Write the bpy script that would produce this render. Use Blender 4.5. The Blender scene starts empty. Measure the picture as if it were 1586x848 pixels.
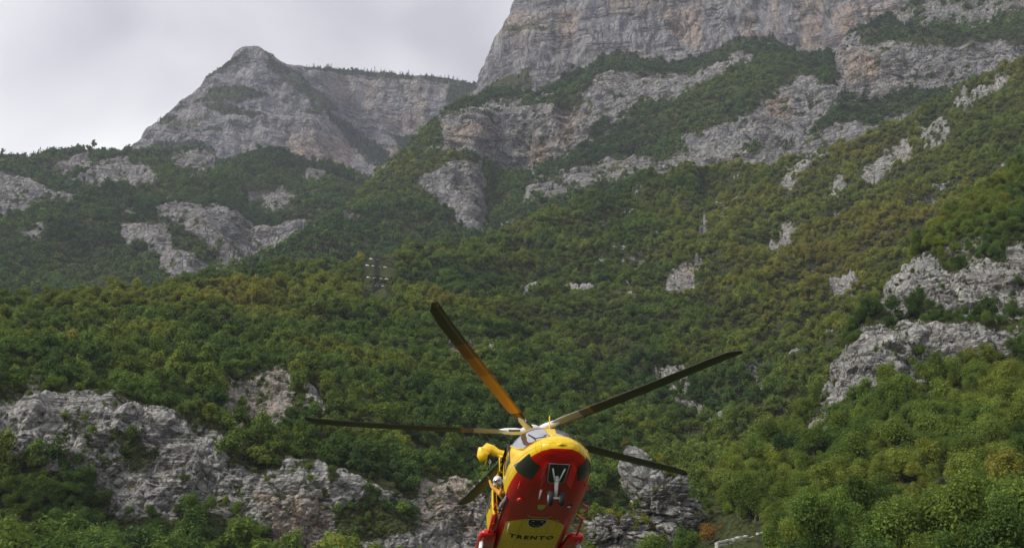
import bpy, bmesh, math, random
import numpy as np
from mathutils import Vector, Matrix, Euler

R_ = math.radians
SC = bpy.context.scene
COL = SC.collection
random.seed(7)
RNG = np.random.default_rng(7)

# ------------------------------------------------------------------ camera
PW, PH, FPX = 1586.0, 848.0, 1626.0
PITCH = R_(18.0)
CAMZ = 1.7
cd = bpy.data.cameras.new('camera')
cd.sensor_width = 36.0
cd.lens = 36.0 * FPX / PW
cd.clip_start = 0.1
cd.clip_end = 40000
cam = bpy.data.objects.new('camera', cd)
COL.objects.link(cam)
cam.location = (0, 0, CAMZ)
cam.rotation_euler = (R_(90) + PITCH, 0, 0)
SC.camera = cam

# ------------------------------------------------------------------ sky and sun
SUN_DIR = Vector((-0.66, -0.34, 0.70)).normalized()     # towards the sun
SUN_EL = math.asin(SUN_DIR.z)
SUN_AZ = math.atan2(SUN_DIR.x, SUN_DIR.y)
world = bpy.data.worlds.new('World')
SC.world = world
world.use_nodes = True
nt = world.node_tree
nt.nodes.clear()
wo = nt.nodes.new('ShaderNodeOutputWorld')
bg = nt.nodes.new('ShaderNodeBackground')
bg.inputs['Strength'].default_value = 0.10
sky = nt.nodes.new('ShaderNodeTexSky')
sky.sky_type = 'NISHITA'
sky.sun_disc = False
sky.sun_elevation = SUN_EL
sky.sun_rotation = SUN_AZ
wtc = nt.nodes.new('ShaderNodeTexCoord')
wmap = nt.nodes.new('ShaderNodeMapping')
wmap.inputs['Location'].default_value = (0.60, 0.4, 0.2)
wmap.inputs['Scale'].default_value = (1.0, 1.0, 1.6)
nt.links.new(wtc.outputs['Generated'], wmap.inputs['Vector'])
wn = nt.nodes.new('ShaderNodeTexNoise')
wn.inputs['Scale'].default_value = 3.0
wn.inputs['Detail'].default_value = 5
wn.inputs['Roughness'].default_value = 0.42
wn.inputs['Distortion'].default_value = 0.35
nt.links.new(wmap.outputs[0], wn.inputs['Vector'])
wr = nt.nodes.new('ShaderNodeValToRGB')
wr.color_ramp.elements[0].position = 0.36
wr.color_ramp.elements[0].color = (3.3, 3.2, 3.45, 1)
wr.color_ramp.elements[1].position = 0.62
wr.color_ramp.elements[1].color = (6.1, 6.0, 5.95, 1)
wsep = nt.nodes.new('ShaderNodeSeparateXYZ')
nt.links.new(wtc.outputs['Generated'], wsep.inputs[0])
wadd = nt.nodes.new('ShaderNodeMath')
wadd.operation = 'MULTIPLY_ADD'
wadd.inputs[1].default_value = -0.22
nt.links.new(wsep.outputs[0], wadd.inputs[0])
nt.links.new(wn.outputs['Fac'], wadd.inputs[2])
nt.links.new(wadd.outputs[0], wr.inputs['Fac'])
wm = nt.nodes.new('ShaderNodeMix')
wm.data_type = 'RGBA'
wm.inputs['Factor'].default_value = 0.9
nt.links.new(sky.outputs['Color'], wm.inputs[6])
nt.links.new(wr.outputs['Color'], wm.inputs[7])
nt.links.new(wm.outputs[2], bg.inputs['Color'])
nt.links.new(bg.outputs[0], wo.inputs['Surface'])

sd = bpy.data.lights.new('sun', 'SUN')
sd.energy = 1.5
sd.angle = R_(12)
sd.color = (1.0, 0.955, 0.89)
sun = bpy.data.objects.new('sun', sd)
COL.objects.link(sun)
sun.rotation_euler = SUN_DIR.to_track_quat('Z', 'Y').to_euler()
sun.location = (0, 0, 60)

SC.view_settings.view_transform = 'Standard'
SC.view_settings.look = 'None'
SC.view_settings.exposure = 1.0
SC.view_settings.gamma = 1.0
SC.view_settings.use_curve_mapping = False
SC.render.engine = 'CYCLES'
SC.cycles.use_denoising = True
SC.cycles.max_bounces = 6
SC.cycles.diffuse_bounces = 4
SC.cycles.glossy_bounces = 3
SC.cycles.transmission_bounces = 3
SC.cycles.volume_bounces = 0

# ------------------------------------------------------------------ small helpers
def tag(o, label=None, cat=None, group=None, kind=None):
    if label: o['label'] = label
    if cat: o['category'] = cat
    if group: o['group'] = group
    if kind: o['kind'] = kind
    return o

def link(name, me, mat=None, parent=None):
    o = bpy.data.objects.new(name, me)
    COL.objects.link(o)
    if mat is not None and me is not None and len(me.materials) == 0:
        me.materials.append(mat)
    if parent is not None: o.parent = parent
    return o

def empty(name, loc=(0, 0, 0), rot=(0, 0, 0), size=0.5):
    o = bpy.data.objects.new(name, None)
    COL.objects.link(o)
    o.empty_display_size = size
    o.location = loc
    o.rotation_euler = rot
    return o

def mesh(name, v, f, smooth=False):
    me = bpy.data.meshes.new(name)
    me.from_pydata([tuple(map(float, p)) for p in v], [], [tuple(map(int, q)) for q in f])
    if smooth:
        me.polygons.foreach_set('use_smooth', [True] * len(me.polygons))
    me.update()
    return me

def fast_mesh(name, V, F, smooth=False):
    """V (n,3) float array, F (m,k) int array of constant k."""
    me = bpy.data.meshes.new(name)
    n, (m, k) = len(V), F.shape
    me.vertices.add(n)
    me.vertices.foreach_set('co', np.ascontiguousarray(V, dtype=np.float32).ravel())
    me.loops.add(m * k)
    me.loops.foreach_set('vertex_index', np.ascontiguousarray(F, dtype=np.int32).ravel())
    me.polygons.add(m)
    me.polygons.foreach_set('loop_start', np.arange(0, m * k, k, dtype=np.int32))
    me.polygons.foreach_set('loop_total', np.full(m, k, dtype=np.int32))
    me.polygons.foreach_set('use_smooth', np.full(m, smooth, dtype=bool))
    me.update(calc_edges=True)
    return me

CF = np.array([0, math.cos(PITCH), math.sin(PITCH)])
CR = np.array([1.0, 0, 0])
CU = np.cross(CR, CF)
CP = np.array([0, 0, CAMZ])

def ray(px, py):
    px, py = np.asarray(px, float), np.asarray(py, float)
    return (CF + ((px - PW / 2) / FPX)[..., None] * CR + ((PH / 2 - py) / FPX)[..., None] * CU)

def at(px, py, r):
    """survey point: bearing and height angle of a spot, at horizontal distance r (m)."""
    d = ray(px, py)
    k = np.asarray(r, float) / np.hypot(d[..., 0], d[..., 1])
    return CP + d * k[..., None]

def topix(P):
    d = np.asarray(P, float) - CP
    z = d @ CF
    return PW / 2 + FPX * (d @ CR) / z, PH / 2 - FPX * (d @ CU) / z

# ------------------------------------------------------------------ noise in numpy
def _hash(ix, iy, iz, seed):
    with np.errstate(over='ignore'):
        h = (ix.astype(np.uint32) * np.uint32(374761393) + iy.astype(np.uint32) * np.uint32(668265263)
             + iz.astype(np.uint32) * np.uint32(2147483647) + np.uint32((seed * 974711) & 0xffffffff))
        h = (h ^ (h >> np.uint32(13))) * np.uint32(1274126177)
        h = h ^ (h >> np.uint32(16))
        h = h * np.uint32(2246822519)
        h = h ^ (h >> np.uint32(15))
    return h.astype(np.float64) / 4294967295.0

def vnoise(P, seed=0, sharp=0.0):
    i = np.floor(P).astype(np.int64)
    f = P - i
    if sharp > 0:
        f = np.clip((f - 0.5) * (1 + sharp) + 0.5, 0, 1)
    w = f * f * (3 - 2 * f)
    out = np.zeros(len(P))
    for dx in (0, 1):
        wx = w[:, 0] if dx else 1 - w[:, 0]
        for dy in (0, 1):
            wy = w[:, 1] if dy else 1 - w[:, 1]
            for dz in (0, 1):
                wz = w[:, 2] if dz else 1 - w[:, 2]
                out += wx * wy * wz * _hash(i[:, 0] + dx, i[:, 1] + dy, i[:, 2] + dz, seed)
    return out * 2 - 1

def fbm(P, oct=4, seed=0, gain=0.5, lac=2.03, sharp=0.0):
    a, s, tot = 1.0, 0.0, 0.0
    Q = P.copy()
    for k in range(oct):
        s = s + a * vnoise(Q, seed + 17 * k, sharp)
        tot += a
        a *= gain
        Q = Q * lac + 13.7
    return s / tot

def worley(P, seed=0):
    """F1, F2 and a random number of the nearest cell."""
    i = np.floor(P).astype(np.int64)
    f1 = np.full(len(P), 9.0); f2 = np.full(len(P), 9.0); cr = np.zeros(len(P))
    for dx in (-1, 0, 1):
        for dy in (-1, 0, 1):
            for dz in (-1, 0, 1):
                a, b, c = i[:, 0] + dx, i[:, 1] + dy, i[:, 2] + dz
                q = np.stack([a + _hash(a, b, c, seed), b + _hash(a, b, c, seed + 1), c + _hash(a, b, c, seed + 2)], 1)
                d = np.sqrt(((q - P) ** 2).sum(1))
                near = d < f1
                f2 = np.where(near, f1, np.minimum(f2, d))
                cr = np.where(near, _hash(a, b, c, seed + 3), cr)
                f1 = np.where(near, d, f1)
    return f1, f2, cr

# ------------------------------------------------------------------ materials
def new_mat(name):
    m = bpy.data.materials.new(name)
    m.use_nodes = True
    t = m.node_tree
    b = t.nodes.get('Principled BSDF')
    return m, t, b

def N(t, kind, **kw):
    n = t.nodes.new(kind)
    for k, v in kw.items():
        if k in n.inputs: n.inputs[k].default_value = v
        else: setattr(n, k, v)
    return n

def mixc(t, fac, a, b, blend='MIX'):
    n = t.nodes.new('ShaderNodeMix')
    n.data_type = 'RGBA'
    n.blend_type = blend
    for sock, val in ((n.inputs[0], fac), (n.inputs[6], a), (n.inputs[7], b)):
        if isinstance(val, bpy.types.NodeSocket): t.links.new(val, sock)
        elif isinstance(val, tuple): sock.default_value = (*val, 1) if len(val) == 3 else val
        else: sock.default_value = val
    return n.outputs[2]

def math_(t, op, a, b=None, c=None, clamp=False):
    n = t.nodes.new('ShaderNodeMath')
    n.operation = op
    n.use_clamp = clamp
    for k, val in enumerate((a, b, c)):
        if val is None: continue
        if isinstance(val, bpy.types.NodeSocket): t.links.new(val, n.inputs[k])
        else: n.inputs[k].default_value = val
    return n.outputs[0]

def noise_(t, vec, scale, detail=4, rough=0.55, dist=0.0):
    n = N(t, 'ShaderNodeTexNoise')
    n.inputs['Scale'].default_value = scale
    n.inputs['Detail'].default_value = detail
    n.inputs['Roughness'].default_value = rough
    n.inputs['Distortion'].default_value = dist
    if vec is not None: t.links.new(vec, n.inputs['Vector'])
    return n.outputs['Fac']

def ramp_(t, fac, stops):
    n = t.nodes.new('ShaderNodeValToRGB')
    e = n.color_ramp.elements
    while len(e) < len(stops): e.new(0.5)
    for el, (p, c) in zip(e, stops):
        el.position = p
        el.color = (*c, 1) if isinstance(c, tuple) else (c, c, c, 1)
    t.links.new(fac, n.inputs['Fac'])
    return n.outputs['Color']

def mapping(t, vec, scale=(1, 1, 1), loc=(0, 0, 0), rot=(0, 0, 0)):
    n = t.nodes.new('ShaderNodeMapping')
    n.inputs['Scale'].default_value = scale
    n.inputs['Location'].default_value = loc
    n.inputs['Rotation'].default_value = rot
    t.links.new(vec, n.inputs['Vector'])
    return n.outputs[0]

def plain(name, col, rough=0.5, metal=0.0, coat=0.0, var=0.12, scale=3.0, spec=0.5):
    m, t, b = new_mat(name)
    tc = N(t, 'ShaderNodeTexCoord')
    n = noise_(t, tc.outputs['Object'], scale, 5, 0.6)
    dark = tuple(c * (1 - var) for c in col)
    lite = tuple(min(1, c * (1 + var)) for c in col)
    t.links.new(ramp_(t, n, [(0.3, dark), (0.7, lite)]), b.inputs['Base Color'])
    r = math_(t, 'MULTIPLY_ADD', n, 0.2, rough - 0.1)
    t.links.new(r, b.inputs['Roughness'])
    b.inputs['Metallic'].default_value = metal
    b.inputs['Coat Weight'].default_value = coat
    b.inputs['Coat Roughness'].default_value = 0.08
    b.inputs['Specular IOR Level'].default_value = spec
    return m

def rock_material(name, s, tone=(0.30, 0.295, 0.31), streak=0.5, tall=1.4, bedtilt=(0.12, 0.0), bedk=0.6, crack=0.6, relief=1.0, tan=0.45):
    """limestone with forest soil where the 'veg' attribute says so; s = feature size in metres."""
    m, t, b = new_mat(name)
    tc = N(t, 'ShaderNodeTexCoord')
    P0 = tc.outputs['Object']
    # warp so that joints are not straight
    wn_ = N(t, 'ShaderNodeTexNoise')
    wn_.inputs['Scale'].default_value = 0.22 / s
    wn_.inputs['Detail'].default_value = 4
    t.links.new(P0, wn_.inputs['Vector'])
    vm = N(t, 'ShaderNodeVectorMath', operation='MULTIPLY_ADD')
    t.links.new(wn_.outputs['Color'], vm.inputs[0])
    vm.inputs[1].default_value = (3.2 * s, 3.2 * s, 3.2 * s)
    t.links.new(P0, vm.inputs[2])
    P = vm.outputs[0]
    big = noise_(t, P0, 0.05 / s, 5, 0.6)
    mid = noise_(t, P0, 0.30 / s, 7, 0.66, 0.3)
    fine = noise_(t, P0, 1.7 / s, 5, 0.68)
    stk = noise_(t, mapping(t, P0, (0.42 / s, 0.42 / s, 0.035 / s)), 1.0, 7, 0.66)
    bed = noise_(t, mapping(t, P0, (0.035 / s, 0.035 / s, 0.50 / s), rot=(bedtilt[1], bedtilt[0], 0)), 1.0, 6, 0.62)
    def vor(scale, feat):
        v = N(t, 'ShaderNodeTexVoronoi')
        v.feature = feat
        v.inputs['Scale'].default_value = scale
        t.links.new(mapping(t, P, (1, 1, 1 / tall)), v.inputs['Vector'])
        return v
    e1 = vor(0.16 / s, 'DISTANCE_TO_EDGE').outputs['Distance']
    e2 = vor(0.55 / s, 'DISTANCE_TO_EDGE').outputs['Distance']
    c2_ = vor(0.55 / s, 'F1')
    sep = N(t, 'ShaderNodeSeparateColor')
    t.links.new(c2_.outputs['Color'], sep.inputs[0])
    lo = tuple(c * 0.52 for c in tone)
    hi = tuple(min(1, c * 1.45) for c in tone)
    col = ramp_(t, mid, [(0.28, lo), (0.5, tone), (0.72, hi)])
    col = mixc(t, 0.5, col, ramp_(t, sep.outputs[0], [(0.0, tuple(c * .62 for c in tone)), (1.0, tuple(c * 1.4 for c in tone))]))
    col = mixc(t, math_(t, 'MULTIPLY', ramp_(t, stk, [(0.50, 0.0), (0.64, 1.0)]), streak), col,
               (tone[0] * 0.50, tone[1] * 0.52, tone[2] * 0.60))
    col = mixc(t, math_(t, 'MULTIPLY', ramp_(t, stk, [(0.33, 1.0), (0.44, 0.0)]), streak * 0.8), col, (0.34, 0.318, 0.30))
    och = N(t, 'ShaderNodeAttribute', attribute_name='ochre')
    warm = mixc(t, ramp_(t, stk, [(0.40, 0.0), (0.60, 1.0)]), (0.44, 0.30, 0.175), (0.30, 0.235, 0.195))
    of = math_(t, 'MULTIPLY', och.outputs['Fac'], ramp_(t, mid, [(0.30, 0.15), (0.58, 1.0)]), clamp=True)
    col = mixc(t, of, col, warm)
    pinkf = math_(t, 'MULTIPLY', ramp_(t, big, [(0.46, 0.0), (0.66, 1.0)]), tan)
    col = mixc(t, pinkf, col, mixc(t, 0.35, (0.31, 0.262, 0.228), col))
    dk = tuple(c * 0.22 for c in tone)
    # open joints and bedding partings
    j1 = math_(t, 'MULTIPLY', ramp_(t, e1, [(0.0, 1.0), (0.05, 0.0)]), ramp_(t, big, [(0.42, 0.0), (0.55, 1.0)]))
    j2 = math_(t, 'MULTIPLY', ramp_(t, e2, [(0.01, 1.0), (0.10, 0.0)]), ramp_(t, mid, [(0.42, 0.0), (0.60, 1.0)]))
    bd = ramp_(t, bed, [(0.0, 0.0), (0.475, 0.0), (0.50, 1.0), (0.525, 0.0), (0.60, 0.0), (0.63, 1.0), (0.66, 0.0)])
    bd = math_(t, 'MULTIPLY', bd, ramp_(t, noise_(t, P0, 0.12 / s, 3), [(0.44, 0.0), (0.56, 1.0)]))
    col = mixc(t, math_(t, 'MULTIPLY', math_(t, 'MAXIMUM', j1, j2), crack), col, dk)
    col = mixc(t, math_(t, 'MULTIPLY', bd, bedk), col, dk)
    col = mixc(t, ramp_(t, fine, [(0.32, 0.55), (0.52, 0.0)]), col, tuple(c * 0.4 for c in tone))
    col = mixc(t, ramp_(t, fine, [(0.56, 0.0), (0.70, 0.45)]), col, tuple(min(1, c * 1.7) for c in tone))
    veg = N(t, 'ShaderNodeAttribute', attribute_name='veg')
    vf = math_(t, 'ADD', veg.outputs['Fac'], math_(t, 'MULTIPLY_ADD', fine, 1.4, -0.70))
    vf = ramp_(t, vf, [(0.38, 0.0), (0.52, 1.0)])
    soil = ramp_(t, fine, [(0.3, (0.018, 0.028, 0.010)), (0.5, (0.055, 0.070, 0.020)), (0.62, (0.085, 0.085, 0.032)), (0.75, (0.12, 0.105, 0.055))])
    t.links.new(mixc(t, vf, col, soil), b.inputs['Base Color'])
    b.inputs['Roughness'].default_value = 0.92
    b.inputs['Specular IOR Level'].default_value = 0.15
    bp = N(t, 'ShaderNodeBump')
    bp.inputs['Strength'].default_value = 1.0
    bp.inputs['Distance'].default_value = 1.5 * s
    h = math_(t, 'ADD', math_(t, 'MULTIPLY', mid, 0.5), math_(t, 'MULTIPLY', fine, 0.30))
    h = math_(t, 'ADD', h, math_(t, 'MULTIPLY', math_(t, 'MINIMUM', e2, 0.25), 2.0 * relief))
    h = math_(t, 'SUBTRACT', h, math_(t, 'MULTIPLY', bd, 0.4))
    h = math_(t, 'ADD', h, math_(t, 'MULTIPLY', sep.outputs[1], 0.35 * relief))
    t.links.new(h, bp.inputs['Height'])
    t.links.new(bp.outputs[0], b.inputs['Normal'])
    return m

def leaf_material(name, conifer=False):
    m, t, b = new_mat(name)
    t.nodes.remove(b)
    out = t.nodes.get('Material Output')
    at_ = N(t, 'ShaderNodeAttribute', attribute_name='tint', attribute_type='INSTANCER')
    oi = N(t, 'ShaderNodeObjectInfo')
    ge = N(t, 'ShaderNodeNewGeometry')
    tint = math_(t, 'ADD', at_.outputs['Fac'], math_(t, 'MULTIPLY_ADD', ge.outputs['Random Per Island'], 0.16, -0.08), clamp=True)
    if conifer:
        col = ramp_(t, tint, [(0.0, (0.012, 0.028, 0.016)), (1.0, (0.030, 0.052, 0.022))])
    else:
        col = ramp_(t, tint, [(0.0, (0.042, 0.080, 0.034)), (0.28, (0.098, 0.160, 0.036)), (0.5, (0.170, 0.222, 0.040)),
                              (0.68, (0.245, 0.250, 0.044)), (0.84, (0.225, 0.178, 0.05)), (1.0, (0.34, 0.17, 0.04))])
    v = math_(t, 'MULTIPLY_ADD', oi.outputs['Random'], 0.60, 0.76)
    v = math_(t, 'MULTIPLY', v, math_(t, 'MULTIPLY_ADD', ge.outputs['Random Per Island'], 0.5, 0.75))
    col = mixc(t, 1.0, col, (1, 1, 1), 'MULTIPLY')
    hs = N(t, 'ShaderNodeHueSaturation')
    t.links.new(col, hs.inputs['Color'])
    t.links.new(v, hs.inputs['Value'])
    di = N(t, 'ShaderNodeBsdfDiffuse')
    tr = N(t, 'ShaderNodeBsdfTranslucent')
    t.links.new(hs.outputs[0], di.inputs['Color'])
    t.links.new(hs.outputs[0], tr.inputs['Color'])
    mx = N(t, 'ShaderNodeMixShader')
    mx.inputs[0].default_value = 0.38
    t.links.new(di.outputs[0], mx.inputs[1])
    t.links.new(tr.outputs[0], mx.inputs[2])
    t.links.new(mx.outputs[0], out.inputs['Surface'])
    return m

LEAF = leaf_material('broad_leaves')
NEEDLE = leaf_material('conifer_needles', True)
BARK = plain('bark', (0.10, 0.085, 0.07), 0.9, var=0.35, scale=4)

# ------------------------------------------------------------------ pixel-region masks, evaluated on surveyed vertices
def poly_sdf(px, py, poly):
    """positive inside, pixels."""
    poly = np.asarray(poly, float)
    d = np.full(px.shape, 1e9)
    ins = np.zeros(px.shape, bool)
    n = len(poly)
    for i in range(n):
        a, b = poly[i], poly[(i + 1) % n]
        e = b - a
        wx, wy = px - a[0], py - a[1]
        k = np.clip((wx * e[0] + wy * e[1]) / (e @ e + 1e-9), 0, 1)
        d = np.minimum(d, np.hypot(wx - e[0] * k, wy - e[1] * k))
        c = ((a[1] > py) != (b[1] > py)) & (px < (b[0] - a[0]) * (py - a[1]) / (b[1] - a[1] + 1e-12) + a[0])
        ins ^= c
    return np.where(ins, d, -d)

def smooth01(x): 
    x = np.clip(x, 0, 1)
    return x * x * (3 - 2 * x)

def patch_mask(px, py, P, polys, wob, soft, scale, seed, grow=0.0):
    out = np.zeros(px.shape)
    flat = P.reshape(-1, 3)
    w = (fbm(flat / scale, 6, seed, 0.72)).reshape(px.shape) * wob * 1.9
    for poly in polys:
        if isinstance(poly, tuple): poly, k = poly
        else: k = 1.0
        s = poly_sdf(px, py, poly) + w + grow
        out = np.maximum(out, k * smooth01(0.5 + s / soft))
    return out

# ------------------------------------------------------------------ terrain sheets
SHEETS = {}

def blur(a, n, axis):
    for _ in range(n):
        p = np.concatenate([np.take(a, [0], axis), a, np.take(a, [-1], axis)], axis)
        L = a.shape[axis]
        a = (np.take(p, range(0, L), axis) + 2 * np.take(p, range(1, L + 1), axis) + np.take(p, range(2, L + 2), axis)) / 4
    return a

def terrain(name, u0, u1, du, lines, rows, base_veg, rock=(), green=(), ochre=(), mat=None, wob=9, soft=10,
            und=0.012, rough=0.006, blocks=0.005, seed=1, label=None, back=1.0, und_size=0.09, weedy=0.85, outcrop=0.0, steps=0.003, grow=3.0, cells=0.0):
    u = np.arange(u0, u1 + du, du, dtype=float)
    PYs, RRs = [], []
    for ln in lines:
        ln = np.asarray(ln, float)
        PYs.append(np.interp(u, ln[:, 0], ln[:, 1]))
        RRs.append(np.interp(u, ln[:, 0], ln[:, 2]))
    PYs = blur(np.array(PYs), 3, 1)
    RRs = blur(np.array(RRs), 12, 1)
    ky, kr = [], []
    for k in range(len(lines) - 1):
        n = rows[k]
        tt = np.linspace(0, 1, n, endpoint=False)[:, None]
        ky.append(PYs[k] + (PYs[k + 1] - PYs[k]) * tt)
        kr.append(RRs[k] + (RRs[k + 1] - RRs[k]) * tt)
    ky.append(PYs[-1:]); kr.append(RRs[-1:])
    py = np.concatenate(ky)
    rr = np.concatenate(kr)
    py = np.concatenate([py[:1], blur(py, 4, 0)[1:-1], py[-1:]])
    rr = np.concatenate([rr[:1], blur(rr, 6, 0)[1:-1], rr[-1:]])
    px = np.broadcast_to(u, py.shape).copy()
    P = at(px, py, rr)
    nvis = P.shape[0]
    # far side of the crest
    hd = P[-1] - CP
    hd[:, 2] = 0
    hd /= np.linalg.norm(hd, axis=1)[:, None]
    bk = []
    rmean = rr[-1].mean()
    for q, (fx, fz) in enumerate(((0.008, -0.0005), (0.02, -0.003), (0.045, -0.012), (0.09, -0.03), (0.16, -0.07), (0.26, -0.14), (0.4, -0.25))):
        b_ = P[-1] + hd * (fx * rmean * back)
        b_[:, 2] += fz * rmean * back
        b_[:, 2] = np.maximum(b_[:, 2], -2)
        bk.append(b_)
    P = np.concatenate([P, np.array(bk)])
    px = np.concatenate([px, np.repeat(px[-1:], len(bk), 0)])
    py = np.concatenate([py, np.repeat(py[-1:], len(bk), 0)])
    # normals
    def normals(P):
        du_ = np.gradient(P, axis=1)
        dv_ = np.gradient(P, axis=0)
        n = np.cross(du_, dv_)
        n /= np.linalg.norm(n, axis=2)[..., None] + 1e-9
        s = np.sign((n * (CP - P)).sum(2))
        return n
    nn = normals(P)
    flat = P.reshape(-1, 3)
    R0 = float(np.median(rr))
    veg = np.full(px.shape, float(base_veg))
    if rock:
        rk = patch_mask(px, py, P, rock, wob, soft, R0 * 0.018, seed + 5, grow)
        weeds = fbm(P.reshape(-1, 3) * np.array([1, 1, 1.6]) / (0.009 * R0), 4, seed + 7, 0.65).reshape(px.shape)
        rk = rk * (1 - weedy * smooth01((weeds - 0.12) / 0.22))
        veg = np.minimum(veg, 1 - rk)
    if outcrop:
        oc_ = fbm(flat * np.array([1, 1, 1.8]) / (0.03 * R0), 4, seed + 13, 0.6).reshape(px.shape)
        veg = np.minimum(veg, 1 - 0.8 * smooth01((oc_ - outcrop) / 0.08))
    if green:
        gk = patch_mask(px, py, P, green, wob * 0.8, soft, R0 * 0.018, seed + 9)
        veg = np.maximum(veg, gk)
    oc = patch_mask(px, py, P, ochre, wob, soft * 2.2, R0 * 0.02, seed + 3) if ochre else np.zeros(px.shape)
    edge = np.ones(px.shape)
    # relief: broad gullies, then blocky rock
    g = fbm(flat * np.array([1, 1, 0.45]) / (und_size * R0), 4, seed + 21, 0.5)
    g = (1 - np.abs(g) * 2.0).reshape(px.shape)
    sm = fbm(flat / (0.02 * R0), 4, seed + 31, 0.55).reshape(px.shape)
    rk = 1 - veg
    bl = fbm(flat * np.array([1, 1, 1.3]) / (0.030 * R0), 5, seed + 41, 0.52, sharp=1.6).reshape(px.shape)
    vs = fbm(flat * np.array([1, 1, 0.16]) / (0.016 * R0), 4, seed + 51, 0.55, sharp=0.6).reshape(px.shape)
    disp = R0 * (und * g + rough * sm * (0.6 + 0.6 * rk) + blocks * rk * (bl + 1.3 * vs))
    # keep the far edge anchored
    fade = np.ones(P.shape[0]); fade[0] = 0.0
    fade[-3:] = 0.3
    crestfade = np.ones(P.shape[0]); crestfade[nvis - 3:nvis + 3] = 0.6
    disp = disp * (fade * crestfade)[:, None]
    P = P + nn * disp[..., None]
    # small overhanging bedding steps on bare rock
    st = vnoise(np.stack([flat[:, 0] / (0.05 * R0), flat[:, 1] / (0.05 * R0), (flat[:, 2] + 0.15 * flat[:, 0]) / (0.0075 * R0)], 1), seed + 61, 3.0).reshape(px.shape)
    st2 = vnoise(np.stack([flat[:, 0] / (0.012 * R0), flat[:, 1] / (0.012 * R0), (flat[:, 2] + 0.2 * flat[:, 0]) / (0.004 * R0)], 1), seed + 63, 3.0).reshape(px.shape)
    out = (CP - P); out[..., 2] = 0; out /= np.linalg.norm(out, axis=2)[..., None] + 1e-9
    P = P + out * (R0 * steps * (st + 0.6 * st2) * rk)[..., None]
    if cells:
        wq = flat + 0.6 * cells * np.stack([fbm(flat / (cells * 2.2), 3, seed + 81), fbm(flat / (cells * 2.2), 3, seed + 82), fbm(flat / (cells * 2.2), 3, seed + 83)], 1)
        for cs, ca, zs in ((cells * 3.6, 0.17, 0.6), (cells, 0.25, 1.6)):
            f1, f2, cr = worley(wq * np.array([1, 1, zs]) / cs, seed + 90)
            blk = (cr - 0.5) * 1.2 - 0.9 * np.exp(-((f2 - f1) / 0.13) ** 2)
            P = P + (out * 0.8 + nn * 0.4) * (ca * cs * blk.reshape(px.shape) * np.clip(rk * 1.2, 0, 1) * fade[:, None])[..., None]
    nr, nc = px.shape
    idx = np.arange(nr * nc).reshape(nr, nc)
    F = np.stack([idx[:-1, :-1], idx[:-1, 1:], idx[1:, 1:], idx[1:, :-1]], -1).reshape(-1, 4)
    me = fast_mesh(name, P.reshape(-1, 3), F, smooth=True)
    a = me.attributes.new('veg', 'FLOAT', 'POINT'); a.data.foreach_set('value', veg.ravel().astype(np.float32))
    a = me.attributes.new('ochre', 'FLOAT', 'POINT'); a.data.foreach_set('value', oc.ravel().astype(np.float32))
    o = link(name, me, mat)
    tag(o, label, 'terrain', kind='structure')
    SHEETS[name] = dict(P=P, px=px, py=py, veg=veg, nvis=nvis, R0=R0)
    return o

# --- materials by distance
ROCK_NEAR = rock_material('limestone_near', 1.25, (0.38, 0.370, 0.345), 0.4, 1.0, (0.25, 0.1), 0.6, 0.7, 0.7, 0.4)
ROCK_MID = rock_material('limestone_mid', 4.0, (0.255, 0.247, 0.240), 0.6, 1.6, (0.2, 0.0), 0.7, 0.8, 0.7, 0.6)
ROCK_PEAK = rock_material('limestone_peak', 6.5, (0.225, 0.219, 0.225), 0.6, 1.8, (0.30, 0.0), 0.6, 0.9, 0.45, 0.6)
ROCK_FAR = rock_material('limestone_far', 7.0, (0.225, 0.219, 0.228), 1.0, 3.6, (-0.10, 0.0), 0.5, 0.9, 0.4, 0.75)

# --- valley floor
gm, gt, gb = new_mat('meadow')
gtc = N(gt, 'ShaderNodeTexCoord')
gn = noise_(gt, gtc.outputs['Object'], 0.08, 8, 0.65)
gt.links.new(ramp_(gt, gn, [(0.3, (0.025, 0.038, 0.014)), (0.6, (0.04, 0.056, 0.018)), (0.8, (0.065, 0.06, 0.035))]), gb.inputs['Base Color'])
gb.inputs['Roughness'].default_value = 0.95
S = 7000
fl = link('valley_floor', mesh('valley_floor', [(-S, -S, 0), (S, -S, 0), (S, S, 0), (-S, S, 0)], [(0, 1, 2, 3)]), gm)
tag(fl, 'grassy valley floor below the mountain slopes', 'ground', kind='structure')

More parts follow.
